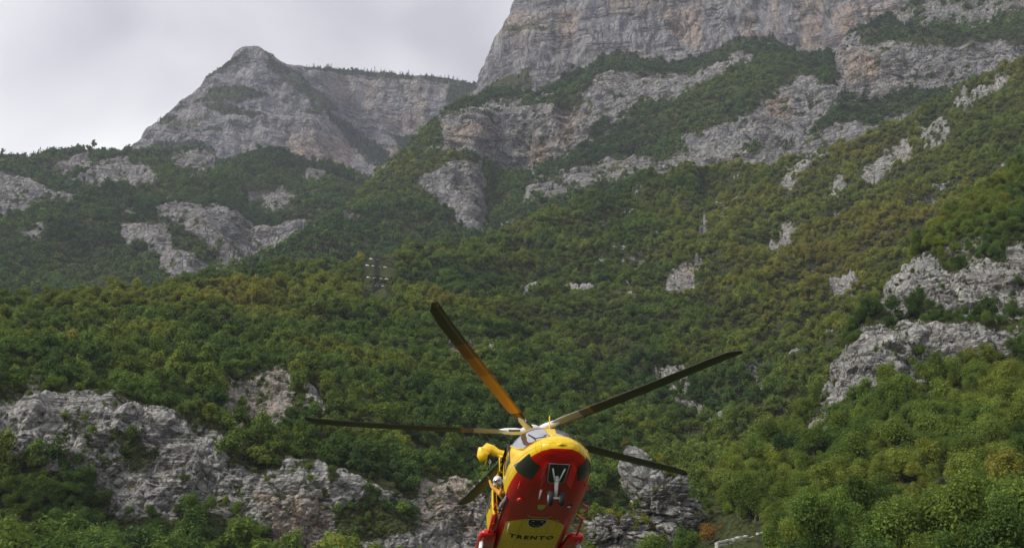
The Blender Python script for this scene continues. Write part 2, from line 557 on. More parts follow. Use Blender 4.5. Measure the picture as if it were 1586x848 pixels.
# far peak
terrain('far_peak', 120, 830, 2.0, [
    [(120, 330, 2150), (400, 330, 2150), (560, 330, 2250), (830, 320, 2350)],
    [(120, 285, 2250), (400, 275, 2230), (480, 275, 2270), (590, 275, 2330), (640, 245, 2500), (830, 220, 2500)],
    [(120, 262, 2320), (210, 245, 2350), (300, 210, 2330), (400, 200, 2330), (500, 195, 2380), (540, 210, 2540), (620, 213, 2560), (690, 205, 2560), (740, 165, 2560), (830, 170, 2560)],
    [(120, 258, 2380), (205, 240, 2420), (225, 214, 2430), (262, 180, 2440), (300, 148, 2440), (332, 113, 2440), (354, 103, 2440), (366, 84, 2440), (384, 75, 2440), (404, 80, 2445), (442, 102, 2460), (490, 108, 2480), (520, 110, 2600), (560, 113, 2620), (620, 118, 2600), (690, 123, 2590), (725, 133, 2580), (748, 138, 2580), (830, 150, 2580)]],
    [10, 36, 70], 0.0,
    green=[[(325, 142), (382, 138), (412, 150), (372, 158), (315, 160)], [(318, 168), (352, 165), (402, 182), (392, 190), (350, 184)],
           [(498, 176), (540, 195), (602, 245), (590, 272), (568, 255), (528, 212)], [(700, 128), (752, 133), (744, 160), (692, 208), (655, 215), (690, 178)],
           [(605, 215), (690, 213), (692, 240), (615, 240)], [(235, 232), (300, 214), (335, 240), (250, 248)],
           ([(470, 104), (600, 114), (735, 128), (740, 137), (600, 123), (470, 112)], 0.9), ([(350, 98), (376, 92), (352, 112), (330, 116)], 0.8),
           ([(402, 96), (460, 115), (520, 165), (505, 180), (450, 140), (412, 112)], 0.55), ([(260, 190), (330, 180), (300, 205), (255, 212)], 0.45), ([(272, 214), (305, 200), (342, 203), (345, 210), (305, 210), (280, 220)], 0.85), ([(244, 192), (276, 182), (280, 188), (250, 198)], 0.8), ([(316, 124), (352, 103), (358, 108), (322, 130)], 0.75), ([(404, 80), (414, 80), (426, 108), (414, 108)], 0.7), ([(440, 172), (496, 172), (498, 180), (440, 179)], 0.75), ([(468, 135), (478, 135), (490, 165), (518, 168), (518, 176), (480, 172)], 0.8), ([(270, 172), (320, 150), (326, 155), (276, 178)], 0.6)],
    ochre=[([(440, 205), (548, 215), (545, 268), (450, 265)], 0.75), ([(588, 235), (625, 225), (600, 280), (585, 280)], 0.8), ([(592, 190), (650, 185), (660, 212), (600, 208)], 0.7),
           ([(515, 120), (545, 120), (545, 160), (515, 160)], 0.6), ([(560, 120), (582, 120), (580, 185), (562, 175)], 0.55), ([(636, 125), (656, 125), (656, 195), (638, 195)], 0.6), ([(596, 140), (606, 140), (606, 200), (596, 200)], 0.5), ([(690, 135), (712, 138), (700, 180), (688, 180)], 0.45)],
    mat=ROCK_PEAK, wob=7, soft=5, und=0.005, rough=0.002, blocks=0.0042, steps=0.0004, seed=11, und_size=0.05, back=0.7,
    label='pale limestone peak with a sheer wall on its right side')

# main cliff
terrain('main_cliff', 730, 1760, 2.2, [
    [(730, 260, 1720), (900, 200, 1640), (1200, 160, 1640), (1760, 120, 1640)],
    [(730, 175, 1800), (752, 158, 1790), (800, 150, 1700), (860, 140, 1660), (930, 108, 1650), (1190, 78, 1650), (1250, 98, 1640), (1760, 60, 1650)],
    [(730, 165, 1860), (750, 130, 1830), (765, 95, 1790), (790, 60, 1745), (840, 45, 1700), (1000, 30, 1680), (1300, 10, 1690), (1760, -20, 1700)],
    [(730, 160, 1920), (745, 148, 1890), (750, 110, 1870), (763, 82, 1850), (780, 50, 1830), (793, 14, 1810), (802, -8, 1800), (850, -50, 1760), (950, -75, 1730), (1200, -80, 1730), (1760, -80, 1740)]],
    [16, 40, 46], 0.0,
    green=[[(918, 94), (962, 86), (1030, 100), (1060, 96), (1160, 60), (1200, 62), (1240, 96), (1160, 110), (1050, 120), (980, 124), (925, 108)],
           ([(785, 40), (862, 42), (850, 54), (780, 56)], 0.5), ([(768, 126), (822, 108), (832, 132), (800, 152), (756, 152)], 0.62)],
    ochre=[([(1000, 5), (1085, 15), (1085, 75), (1040, 55)], 0.65), ([(1238, -10), (1272, -10), (1282, 92), (1240, 84)], 0.8), ([(800, 18), (856, 28), (840, 50), (775, 62)], 0.55),
           ([(1330, 20), (1400, 10), (1400, 40), (1320, 60)], 0.7), ([(985, 0), (1005, 0), (1005, 24), (985, 24)], 0.9), ([(862, 15), (902, 15), (892, 72), (858, 62)], 0.6), ([(935, -5), (985, -5), (985, 32), (945, 28)], 0.55), ([(1290, 20), (1340, -5), (1332, 42), (1300, 85)], 0.7), ([(1148, 15), (1172, 15), (1166, 72), (1150, 72)], 0.6), ([(1190, -5), (1215, -5), (1210, 60), (1192, 60)], 0.5)],
    mat=ROCK_FAR, wob=8, soft=8, und=0.006, rough=0.0015, blocks=0.0055, steps=0.0003, seed=23, und_size=0.06, back=0.8,
    label='towering grey limestone cliff streaked with ochre above the forest')

# left hill with bare slabs
terrain('slab_hill', -180, 700, 2.6, [
    [(-180, 580, 950), (300, 530, 950), (700, 520, 1000)],
    [(-180, 430, 1180), (0, 430, 1180), (200, 430, 1150), (330, 440, 1130), (385, 425, 1210), (440, 420, 1160), (560, 420, 1180), (700, 420, 1200)],
    [(-180, 330, 1400), (0, 335, 1400), (120, 330, 1400), (240, 330, 1330), (340, 325, 1320), (392, 340, 1400), (440, 345, 1330), (500, 340, 1350), (700, 350, 1400)],
    [(-180, 258, 1680), (0, 256, 1680), (60, 249, 1680), (120, 248, 1690), (200, 250, 1720), (258, 242, 1750), (300, 243, 1760), (340, 262, 1720), (385, 244, 1730), (422, 240, 1730), (470, 264, 1720), (520, 272, 1720), (560, 292, 1700), (700, 340, 1680)]],
    [24, 42, 44], 1.0,
    rock=[[(-20, 285), (40, 290), (62, 320), (22, 345), (-20, 342)], [(58, 308), (122, 320), (112, 332), (60, 326)], [(120, 290), (182, 258), (242, 290), (240, 302), (140, 304)],
          [(94, 264), (136, 259), (142, 276), (100, 281)], [(238, 335), (290, 324), (342, 324), (387, 345), (398, 390), (376, 428), (346, 428), (340, 405), (295, 385), (248, 356)],
          [(193, 370), (252, 370), (282, 410), (332, 430), (332, 455), (262, 442), (240, 402), (190, 396)], [(398, 376), (440, 344), (490, 344), (505, 365), (440, 402), (385, 428), (373, 422)],
          [(268, 250), (312, 243), (338, 275), (312, 288), (273, 272)], ([(388, 300), (442, 300), (467, 320), (430, 327), (383, 312)], 0.85), ([(468, 280), (502, 284), (490, 297)], 0.8),
          ([(28, 376), (82, 371), (62, 386), (30, 387)], 0.8), [(333, 415), (372, 410), (366, 437), (345, 432)], ([(180, 345), (215, 350), (200, 365)], 0.7)],
    green=[[(280, 390), (335, 410), (335, 425), (300, 415)]],
    mat=ROCK_MID, wob=9, soft=9, und=0.016, rough=0.006, blocks=0.004, grow=2.5, seed=37, outcrop=0.38, weedy=0.75,
    label='hazy wooded hill with bare limestone slabs below the peak')

# lower massif: wooded aprons, the lower cliff band and the ledges
terrain('massif_slope', 300, 1760, 2.6, [
    [(300, 520, 880), (560, 490, 930), (740, 430, 980), (820, 400, 1020), (1000, 330, 1080), (1100, 310, 1100), (1300, 290, 1120), (1586, 180, 1180), (1760, 110, 1200)],
    [(300, 490, 910), (420, 445, 960), (500, 410, 1030), (560, 385, 1080), (690, 320, 1200), (733, 330, 1200), (748, 345, 1310), (800, 320, 1270), (830, 315, 1200), (950, 300, 1180), (1060, 280, 1180), (1200, 268, 1180), (1400, 205, 1230), (1586, 140, 1290), (1760, 70, 1330)],
    [(300, 482, 930), (420, 428, 1010), (500, 380, 1110), (560, 338, 1200), (600, 285, 1290), (690, 240, 1330), (736, 245, 1350), (752, 260, 1430), (830, 270, 1420), (900, 240, 1380), (1000, 215, 1360), (1100, 215, 1270), (1200, 195, 1290), (1300, 180, 1330), (1450, 150, 1350), (1586, 100, 1400), (1760, 20, 1450)],
    [(300, 475, 945), (420, 420, 1040), (500, 370, 1150), (560, 320, 1240), (600, 272, 1320), (640, 246, 1370), (690, 195, 1400), (740, 175, 1430), (800, 178, 1450), (860, 165, 1440), (930, 140, 1440), (1060, 132, 1440), (1160, 105, 1450), (1220, 110, 1440), (1300, 120, 1400), (1380, 80, 1400), (1480, 60, 1430), (1586, 40, 1470), (1760, -20, 1500)],
    [(300, 470, 960), (420, 416, 1060), (500, 366, 1180), (560, 316, 1280), (600, 266, 1350), (640, 240, 1400), (690, 188, 1520), (720, 164, 1560), (760, 152, 1600), (830, 158, 1620), (880, 125, 1620), (930, 104, 1620), (1050, 108, 1620), (1150, 80, 1620), (1195, 76, 1620), (1240, 95, 1610), (1300, 90, 1560), (1318, 58, 1540), (1360, 44, 1540), (1400, 20, 1540), (1440, 0, 1540), (1586, -35, 1560), (1760, -60, 1580)]],
    [26, 40, 46, 32], 1.0,
    rock=[[(688, 192), (760, 172), (832, 172), (905, 178), (930, 200), (892, 242), (832, 278), (800, 262), (760, 255), (720, 242), (688, 236)], [(925, 140), (960, 128), (1062, 122), (1162, 92), (1165, 102), (1062, 150), (985, 178), (925, 190), (900, 170)],
          [(652, 286), (700, 270), (735, 255), (744, 377), (722, 374), (692, 322), (655, 306)], ([(818, 305), (940, 266), (1060, 256), (1092, 282), (1000, 278), (900, 302), (852, 328), (818, 328)], 0.75),
          [(1060, 226), (1132, 205), (1200, 165), (1242, 138), (1300, 150), (1300, 182), (1232, 216), (1102, 268), (1078, 284), (1066, 262)], ([(1110, 255), (1250, 218), (1412, 188), (1408, 214), (1222, 276), (1110, 270)], 0.85),
          [(1298, 60), (1330, 62), (1400, 80), (1500, 85), (1586, 78), (1620, 100), (1586, 132), (1400, 152), (1330, 166), (1298, 135)], ([(1380, 20), (1450, 15), (1600, 5), (1600, 30), (1480, 42), (1400, 44)], 0.65),
          [(588, 240), (612, 228), (607, 262), (591, 275)], ([(500, 330), (546, 315), (549, 357), (510, 350)], 0.85), ([(730, 235), (820, 240), (835, 285), (760, 262)], 0.6), ([(1160, 130), (1240, 120), (1230, 150), (1170, 160)], 0.6)],
    green=[([(940, 205), (1000, 190), (1100, 150), (1200, 110), (1250, 120), (1180, 160), (1060, 220), (960, 250)], 0.95), ([(1330, 60), (1480, 55), (1586, 50), (1586, 72), (1480, 78), (1340, 74)], 0.8),
           [(742, 262), (775, 262), (775, 370), (746, 375)]],
    ochre=[([(818, 222), (856, 225), (854, 262), (820, 257)], 1.0), ([(690, 200), (762, 195), (780, 182), (705, 238)], 0.8), ([(868, 180), (902, 175), (900, 212), (870, 232)], 0.7), ([(1308, 90), (1366, 90), (1352, 142), (1310, 132)], 0.75),
           ([(1186, 168), (1222, 160), (1222, 198), (1186, 202)], 0.9), ([(585, 240), (615, 228), (607, 275), (590, 275)], 0.7), ([(1125, 258), (1150, 255), (1150, 275), (1125, 275)], 0.7)],
    mat=ROCK_MID, wob=9, soft=9, und=0.011, rough=0.005, blocks=0.0045, grow=3.0, seed=53, und_size=0.07, outcrop=0.36, weedy=0.72,
    label='steep wooded mountainside with rock bands below the main cliff')

# pylon spur and the long right-hand mountainside
terrain('pylon_spur', 280, 1780, 2.8, [
    [(280, 560, 560), (560, 540, 580), (700, 560, 560), (800, 600, 530), (900, 660, 480), (1000, 760, 380), (1100, 860, 320), (1200, 870, 310), (1350, 760, 350), (1586, 560, 460), (1780, 450, 520)],
    [(280, 500, 590), (560, 482, 620), (700, 500, 610), (800, 520, 600), (900, 560, 570), (1000, 610, 520), (1100, 650, 480), (1200, 650, 480), (1300, 600, 500), (1400, 520, 540), (1586, 420, 600), (1780, 330, 660)],
    [(280, 480, 610), (560, 455, 640), (700, 450, 700), (800, 455, 710), (900, 455, 720), (1000, 450, 730), (1100, 440, 730), (1200, 420, 730), (1300, 390, 740), (1400, 340, 760), (1586, 260, 800), (1780, 180, 840)],
    [(280, 470, 640), (430, 452, 650), (520, 440, 660), (565, 434, 680), (600, 424, 710), (650, 406, 760), (740, 385, 820), (820, 350, 880), (900, 322, 920), (1000, 285, 960), (1060, 270, 980), (1085, 284, 1000), (1120, 272, 1000), (1200, 272, 980), (1300, 238, 990), (1400, 202, 1000), (1480, 162, 1020), (1586, 112, 1050), (1780, 30, 1100)]],
    [30, 56, 62], 1.0,
    rock=[[(788, 455), (832, 449), (842, 482), (800, 492)], ([(858, 465), (912, 461), (918, 479), (870, 484)], 0.85), [(1028, 474), (1058, 440), (1084, 424), (1092, 436), (1066, 462), (1040, 479)], [(1193, 402), (1225, 378), (1243, 384), (1212, 408)],
          [(1333, 292), (1370, 265), (1410, 234), (1418, 260), (1390, 286), (1345, 298)], ([(1428, 210), (1472, 200), (1482, 240), (1440, 252)], 0.75), ([(1074, 360), (1096, 358), (1102, 397), (1080, 397)], 0.7),
          ([(1288, 462), (1332, 450), (1352, 480), (1310, 492)], 0.8), ([(1160, 600), (1192, 590), (1202, 662), (1165, 652)], 0.6), ([(1010, 622), (1060, 610), (1072, 652), (1020, 652)], 0.62), ([(500, 435), (530, 428), (530, 442)], 0.6),
          ([(1090, 690), (1120, 680), (1130, 720), (1095, 725)], 0.6), ([(1210, 300), (1250, 262), (1262, 270), (1225, 310)], 0.7), ([(1238, 268), (1300, 243), (1292, 262), (1240, 284)], 0.8), ([(1480, 182), (1560, 138), (1572, 152), (1500, 192)], 0.8), ([(1268, 332), (1310, 298), (1322, 312), (1280, 348)], 0.7), ([(930, 500), (970, 480), (985, 492), (940, 515)], 0.5), ([(1120, 330), (1150, 310), (1160, 322), (1130, 345)], 0.6)],
    ochre=[([(1055, 445), (1084, 424), (1092, 436), (1066, 456)], 1.0), ([(1210, 390), (1240, 380), (1240, 395)], 0.6)],
    mat=ROCK_NEAR, wob=9, soft=9, und=0.026, rough=0.006, blocks=0.006, seed=71, und_size=0.075, outcrop=0.36,
    label='wooded spur carrying the pylon and rising to the right')

# near wooded ridge with the low cliff
terrain('near_ridge', -180, 1130, 2.0, [
    [(-180, 963, 150), (1130, 963, 170)],
    [(-180, 870, 240), (200, 885, 238), (500, 895, 240), (700, 885, 245), (1130, 880, 248)],
    [(-180, 650, 262), (0, 648, 262), (150, 650, 262), (240, 660, 261), (310, 694, 258), (400, 748, 252), (520, 758, 253), (640, 775, 264), (760, 785, 268), (1130, 810, 285)],
    [(-180, 590, 315), (0, 585, 315), (200, 590, 320), (350, 600, 322), (450, 610, 325), (600, 620, 340), (760, 650, 350), (900, 700, 350), (1130, 780, 340)],
    [(-180, 505, 425), (0, 486, 445), (150, 469, 470), (210, 460, 480), (300, 455, 495), (430, 446, 530), (520, 441, 555), (570, 444, 565), (640, 455, 550), (720, 483, 525), (800, 522, 500), (880, 564, 480), (960, 615, 460), (1050, 685, 440), (1130, 755, 420)]],
    [26, 125, 50, 84], 1.0,
    rock=[[(-180, 640), (0, 652), (60, 634), (150, 642), (242, 656), (312, 690), (352, 722), (400, 750), (470, 750), (540, 757), (622, 790), (692, 778), (742, 790), (765, 848), (765, 910), (420, 910), (332, 824), (240, 802), (172, 790), (112, 742), (0, 732), (-180, 722)],
          ([(0, 590), (62, 580), (82, 602), (50, 642), (0, 632)], 0.5), ([(345, 612), (440, 592), (452, 642), (422, 695), (358, 692), (343, 652)], 0.72), ([(468, 620), (497, 618), (497, 652), (475, 657)], 0.8),
          ([(690, 540), (762, 540), (772, 562), (720, 582), (688, 566)], 0.65), ([(160, 610), (200, 612), (190, 632), (160, 630)], 0.6), ([(645, 765), (738, 752), (745, 802), (700, 842), (640, 822)], 0.9), ([(530, 515), (560, 520), (545, 532)], 0.5)],
    green=[([(225, 812), (330, 800), (420, 830), (420, 900), (200, 900)], 0.9), ([(505, 795), (560, 785), (640, 800), (640, 850), (520, 860)], 0.75), ([(170, 690), (215, 685), (240, 720), (200, 735)], 0.6), ([(90, 655), (130, 650), (140, 680), (95, 690)], 0.5), ([(480, 770), (505, 760), (510, 790)], 0.6)],
    ochre=[([(400, 785), (500, 780), (525, 850), (420, 850)], 0.8), ([(640, 770), (742, 760), (742, 832), (660, 835)], 0.7), ([(345, 612), (440, 592), (452, 642), (422, 695), (358, 692), (343, 652)], 0.6), ([(690, 540), (762, 540), (772, 562), (720, 582)], 0.6), ([(0, 590), (62, 580), (82, 602), (50, 642)], 0.4)],
    mat=ROCK_NEAR, wob=13, soft=10, und=0.020, rough=0.006, blocks=0.0025, steps=0.0015, grow=3.0, weedy=0.55, cells=1.6, seed=89, und_size=0.10,
    label='near wooded ridge with a low grey limestone cliff at its foot')

# near right slope
terrain('right_slope', 930, 1800, 2.0, [
    [(930, 963, 118), (1800, 963, 88)],
    [(930, 930, 150), (1050, 905, 150), (1150, 880, 145), (1300, 840, 145), (1586, 790, 140), (1800, 760, 140)],
    [(930, 915, 165), (1050, 880, 172), (1100, 845, 182), (1160, 800, 195), (1230, 745, 210), (1290, 690, 222), (1350, 620, 240), (1450, 605, 250), (1586, 590, 252), (1800, 570, 252)],
    [(930, 905, 175), (1050, 866, 185), (1100, 825, 195), (1160, 775, 210), (1230, 720, 228), (1290, 655, 245), (1350, 545, 252), (1450, 520, 262), (1586, 520, 266), (1800, 510, 268)],
    [(930, 898, 182), (1050, 858, 192), (1100, 812, 205), (1160, 760, 222), (1230, 706, 240), (1290, 632, 256), (1350, 522, 275), (1450, 503, 288), (1586, 502, 290), (1800, 500, 290)],
    [(930, 892, 188), (1050, 850, 198), (1100, 804, 212), (1160, 750, 230), (1230, 696, 248), (1290, 615, 265), (1350, 500, 292), (1400, 448, 298), (1450, 438, 304), (1586, 432, 306), (1800, 430, 310)],
    [(930, 886, 194), (1050, 846, 204), (1100, 798, 220), (1160, 742, 240), (1230, 688, 258), (1280, 632, 275), (1310, 572, 288), (1350, 495, 306), (1400, 424, 330), (1450, 365, 360), (1520, 308, 395), (1586, 266, 420), (1800, 160, 480)]],
    [40, 60, 46, 16, 42, 40], 1.0,
    rock=[[(1376, 432), (1430, 414), (1460, 428), (1472, 450), (1400, 464), (1378, 452)], [(1438, 452), (1500, 434), (1600, 440), (1600, 500), (1440, 507)], [(1352, 532), (1440, 515), (1562, 525), (1600, 540), (1500, 562), (1440, 603), (1390, 603), (1358, 572)],
          [(1298, 565), (1342, 553), (1352, 590), (1312, 642), (1293, 652)], [(1263, 675), (1287, 664), (1287, 692), (1263, 697)], ([(1568, 400), (1600, 395), (1600, 440), (1570, 432)], 0.9), ([(1470, 400), (1520, 385), (1515, 410), (1480, 415)], 0.6), ([(1365, 470), (1400, 470), (1390, 490)], 0.7)],
    green=[([(1425, 500), (1500, 505), (1590, 515), (1590, 525), (1440, 515)], 0.7), ([(1500, 470), (1530, 470), (1530, 495), (1500, 495)], 0.5)],
    mat=ROCK_NEAR, wob=9, soft=8, und=0.016, rough=0.007, blocks=0.0035, steps=0.004, grow=13.0, cells=1.9, seed=101, und_size=0.12, weedy=0.6,
    label='near wooded slope with grey rock steps rising to the right')

# ------------------------------------------------------------------ tree prototypes (kept out of the scene; instanced or copied)
def crown_mesh(name, seed, clumps, per, leaf, rad=(1.0, 1.0, 0.95), mat=LEAF, base=0.35, spread=0.62, csize=(0.26, 0.46)):
    r = np.random.default_rng(seed)
    # clump centres fill an uneven dome
    C, S_ = [], []
    lean = r.normal(0, 0.12, 2)
    for k in range(clumps):
        d = r.normal(0, 1, 3); d /= np.linalg.norm(d)
        if d[2] < -0.35: d[2] = -d[2]
        q = spread * r.uniform(0.35, 1.12) if k else 0.1
        c = d * q * np.array(rad)
        c[:2] += lean * c[2]
        C.append(c); S_.append(r.uniform(*csize))
    C = np.array(C); S_ = np.array(S_)
    n = clumps * per
    ci = np.repeat(np.arange(clumps), per)
    d = r.normal(0, 1, (n, 3)); d /= np.linalg.norm(d, axis=1)[:, None]
    rr = S_[ci] * r.uniform(0.55, 1.08, n)
    pos = C[ci] + d * rr[:, None] * np.array([1, 1, 0.85])
    pos[:, 2] += rad[2] * 0.72 + base
    nrm = d * 0.8 + r.normal(0, 0.30, (n, 3)) + np.array([0, 0, 0.6])
    nrm /= np.linalg.norm(nrm, axis=1)[:, None]
    a = np.cross(nrm, r.normal(0, 1, (n, 3))); a /= np.linalg.norm(a, axis=1)[:, None]
    b = np.cross(nrm, a)
    s = leaf * r.uniform(0.6, 1.4, n)[:, None]
    V = np.stack([pos - a * s * 0.9, pos - b * s * 0.5 + nrm * s * .12, pos + a * s, pos + b * s * 0.55 + nrm * s * .1], 1).reshape(-1, 3)
    F = np.arange(4 * n).reshape(n, 4)
    me = fast_mesh(name, V, F)
    me.materials.append(mat)
    return me

def conifer_mesh(name, seed, layers, per, leaf):
    r = np.random.default_rng(seed)
    pos, nrm = [], []
    for k in range(layers):
        f = k / (layers - 1)
        z = 0.25 + 2.6 * f
        R = 0.62 * (1 - f) ** 0.85 + 0.04
        m = max(4, int(per * (1 - f * 0.7)))
        th = r.uniform(0, 6.283, m)
        q = R * r.uniform(0.35, 1.1, m)
        pos.append(np.stack([q * np.cos(th), q * np.sin(th), z - q * 0.35 + r.normal(0, 0.05, m)], 1))
        nrm.append(np.stack([np.cos(th) * .6, np.sin(th) * .6, np.full(m, .7)], 1))
    pos = np.concatenate(pos); nrm = np.concatenate(nrm) + r.normal(0, 0.3, pos.shape)
    nrm /= np.linalg.norm(nrm, axis=1)[:, None]
    n = len(pos)
    a = np.cross(nrm, r.normal(0, 1, (n, 3))); a /= np.linalg.norm(a, axis=1)[:, None]
    b = np.cross(nrm, a)
    s = leaf * r.uniform(0.6, 1.4, n)[:, None]
    V = np.stack([pos - a * s, pos - b * s * .6, pos + a * s, pos + b * s * .6], 1).reshape(-1, 3)
    me = fast_mesh(name, V, np.arange(4 * n).reshape(n, 4))
    me.materials.append(NEEDLE)
    return me

def proto_collection(name, meshes):
    c = bpy.data.collections.new(name)
    for k, me in enumerate(meshes):
        o = bpy.data.objects.new('%s_%02d' % (name, k), me)
        c.objects.link(o)
    return c

NEAR = [crown_mesh('crown_near', 200 + k, 30, 105, 0.050, (1, 1, 0.85 + 0.14 * k)) for k in range(5)]
MIDM = [crown_mesh('crown_mid', 220 + k, 15, 44, 0.100, (1, 1, 0.8 + 0.14 * k)) for k in range(5)]
FARM = [crown_mesh('crown_far', 240 + k, 8, 15, 0.20, (1, 1, 0.8 + 0.15 * k)) for k in range(4)]
CONM = [conifer_mesh('conifer', 260 + k, 12, 14, 0.15) for k in range(3)]
P_NEAR = proto_collection('near_crowns', NEAR)
P_MID = proto_collection('mid_crowns', MIDM)
P_FAR = proto_collection('far_crowns', FARM)
P_CON = proto_collection('conifers', CONM)

def instancer_group(coll):
    g = bpy.data.node_groups.new('scatter_' + coll.name, 'GeometryNodeTree')
    g.interface.new_socket('Geometry', in_out='INPUT', socket_type='NodeSocketGeometry')
    g.interface.new_socket('Geometry', in_out='OUTPUT', socket_type='NodeSocketGeometry')
    gi = g.nodes.new('NodeGroupInput'); go = g.nodes.new('NodeGroupOutput')
    ci = g.nodes.new('GeometryNodeCollectionInfo')
    ci.inputs['Collection'].default_value = coll
    ci.inputs['Separate Children'].default_value = True
    ci.inputs['Reset Children'].default_value = True
    ip = g.nodes.new('GeometryNodeInstanceOnPoints')
    ip.inputs['Pick Instance'].default_value = True
    def attr(nm, ty):
        n = g.nodes.new('GeometryNodeInputNamedAttribute')
        n.data_type = ty
        n.inputs['Name'].default_value = nm
        return n.outputs['Attribute']
    g.links.new(gi.outputs[0], ip.inputs['Points'])
    g.links.new(ci.outputs[0], ip.inputs['Instance'])
    g.links.new(attr('pick', 'INT'), ip.inputs['Instance Index'])
    e2r = g.nodes.new('FunctionNodeEulerToRotation')
    g.links.new(attr('rot', 'FLOAT_VECTOR'), e2r.inputs[0])
    g.links.new(e2r.outputs[0], ip.inputs['Rotation'])
    g.links.new(attr('scl', 'FLOAT_VECTOR'), ip.inputs['Scale'])
    g.links.new(ip.outputs[0], go.inputs[0])
    return g

GROUPS = {c.name: instancer_group(c) for c in (P_NEAR, P_MID, P_FAR, P_CON)}

def scatter_obj(name, label, coll, pts, scl, tint, seed):
    n = len(pts)
    r = np.random.default_rng(seed)
    me = bpy.data.meshes.new(name)
    me.vertices.add(n)
    me.vertices.foreach_set('co', pts.astype(np.float32).ravel())
    a = me.attributes.new('pick', 'INT', 'POINT'); a.data.foreach_set('value', r.integers(0, 50, n).astype(np.int32) % len(coll.objects))
    rot = np.stack([r.normal(0, 0.1, n), r.normal(0, 0.1, n), r.uniform(0, 6.283, n)], 1)
    a = me.attributes.new('rot', 'FLOAT_VECTOR', 'POINT'); a.data.foreach_set('vector', rot.astype(np.float32).ravel())
    a = me.attributes.new('scl', 'FLOAT_VECTOR', 'POINT'); a.data.foreach_set('vector', scl.astype(np.float32).ravel())
    a = me.attributes.new('tint', 'FLOAT', 'POINT'); a.data.foreach_set('value', tint.astype(np.float32))
    me.update()
    o = link(name, me)
    tag(o, label, 'forest', kind='stuff')
    md = o.modifiers.new('scatter', 'NODES')
    md.node_group = GROUPS[coll.name]
    print('FOREST', name, label, n)
    return o

def sample(sheet, density, seed, keep=None, power=1.0, bush=0.0):
    """points on a sheet: density per m2 where fully wooded; bush = density share kept on bare rock."""
    S_ = SHEETS[sheet]
    P, veg, px, py = S_['P'], S_['veg'], S_['px'], S_['py']
    r = np.random.default_rng(seed)
    A, B, C, D = P[:-1, :-1], P[:-1, 1:], P[1:, 1:], P[1:, :-1]
    area = 0.5 * (np.linalg.norm(np.cross(B - A, C - A), axis=2) + np.linalg.norm(np.cross(C - A, D - A), axis=2))
    # count by plan area mostly: steep faces carry fewer trees
    plan = 0.5 * np.abs(np.cross((C - A)[..., :2], (D - B)[..., :2]))
    area = 0.55 * area + 0.45 * plan
    v = (veg[:-1, :-1] + veg[1:, 1:]) / 2
    cpx = (px[:-1, :-1] + px[1:, 1:]) / 2
    cpy = (py[:-1, :-1] + py[1:, 1:]) / 2
    w = area * density * np.maximum(smooth01((v - 0.25) / 0.5) ** power, bush)
    w = w * ((cpx > -60) & (cpx < 1650) & (cpy > -60) & (cpy < 990))
    nb = np.zeros(P.shape[0] - 1, bool); nb[:S_['nvis'] + 2] = True
    w = w * nb[:, None]
    if keep is not None: w = w * keep(cpx, cpy)
    k = r.poisson(w)
    ii = np.repeat(np.arange(k.size), k.ravel())
    i, j = np.unravel_index(ii, k.shape)
    a, b = r.uniform(0, 1, len(ii))[:, None], r.uniform(0, 1, len(ii))[:, None]
    Q = (A[i, j] * (1 - a) + B[i, j] * a) * (1 - b) + (D[i, j] * (1 - a) + C[i, j] * a) * b
    return Q, v[i, j], cpx[i, j] + (a[:, 0] - .5) * 2, cpy[i, j] + (b[:, 0] - .5) * 2

def bump(px, py, cx, cy, sx, sy):
    return np.exp(-((px - cx) / sx) ** 2 - ((py - cy) / sy) ** 2)

def tint_of(sheet, Q, px, py, seed):
    r = np.random.default_rng(seed)
    R0 = SHEETS[sheet]['R0']
    t = fbm(Q / (0.12 * R0), 3, seed, 0.55) * 0.38 + fbm(Q / (0.022 * R0), 2, seed + 4) * 0.11
    base = {'near_ridge': 0.36, 'pylon_spur': 0.42, 'right_slope': 0.34, 'massif_slope': 0.26, 'slab_hill': 0.20, 'far_peak': 0.05, 'main_cliff': 0.05}[sheet]
    if sheet == 'near_ridge':
        base = base - 0.15 * bump(px, py, 60, 800, 160, 70) + 0.19 * np.exp(-((py - 470) / 42) ** 2) - 0.10 * bump(px, py, 700, 680, 200, 90) + 0.10 * bump(px, py, 60, 580, 180, 60)
    if sheet == 'pylon_spur':
        base = base + 0.16 * smooth01((px - 950) / 350) - 0.26 * bump(px, py, 700, 468, 130, 26) - 0.26 * bump(px, py, 970, 615, 90, 70) - 0.16 * bump(px, py, 1150, 640, 160, 80) - 0.2 * bump(px, py, 1085, 330, 22, 70) + 0.06 * bump(px, py, 850, 390, 200, 40)  # the dips put the shade of the gullies into the leaf tint
    if sheet == 'right_slope':
        base = base + 0.10 * bump(px, py, 1500, 340, 150, 70) - 0.10 * bump(px, py, 1560, 390, 60, 60) + 0.08 * bump(px, py, 1400, 800, 300, 60)
    if sheet == 'massif_slope':
        base = base + 0.12 * smooth01((px - 900) / 300) * smooth01((py - 150) / 100)
    return np.clip(base + t + r.normal(0, 0.045, len(Q)), 0, 0.74)

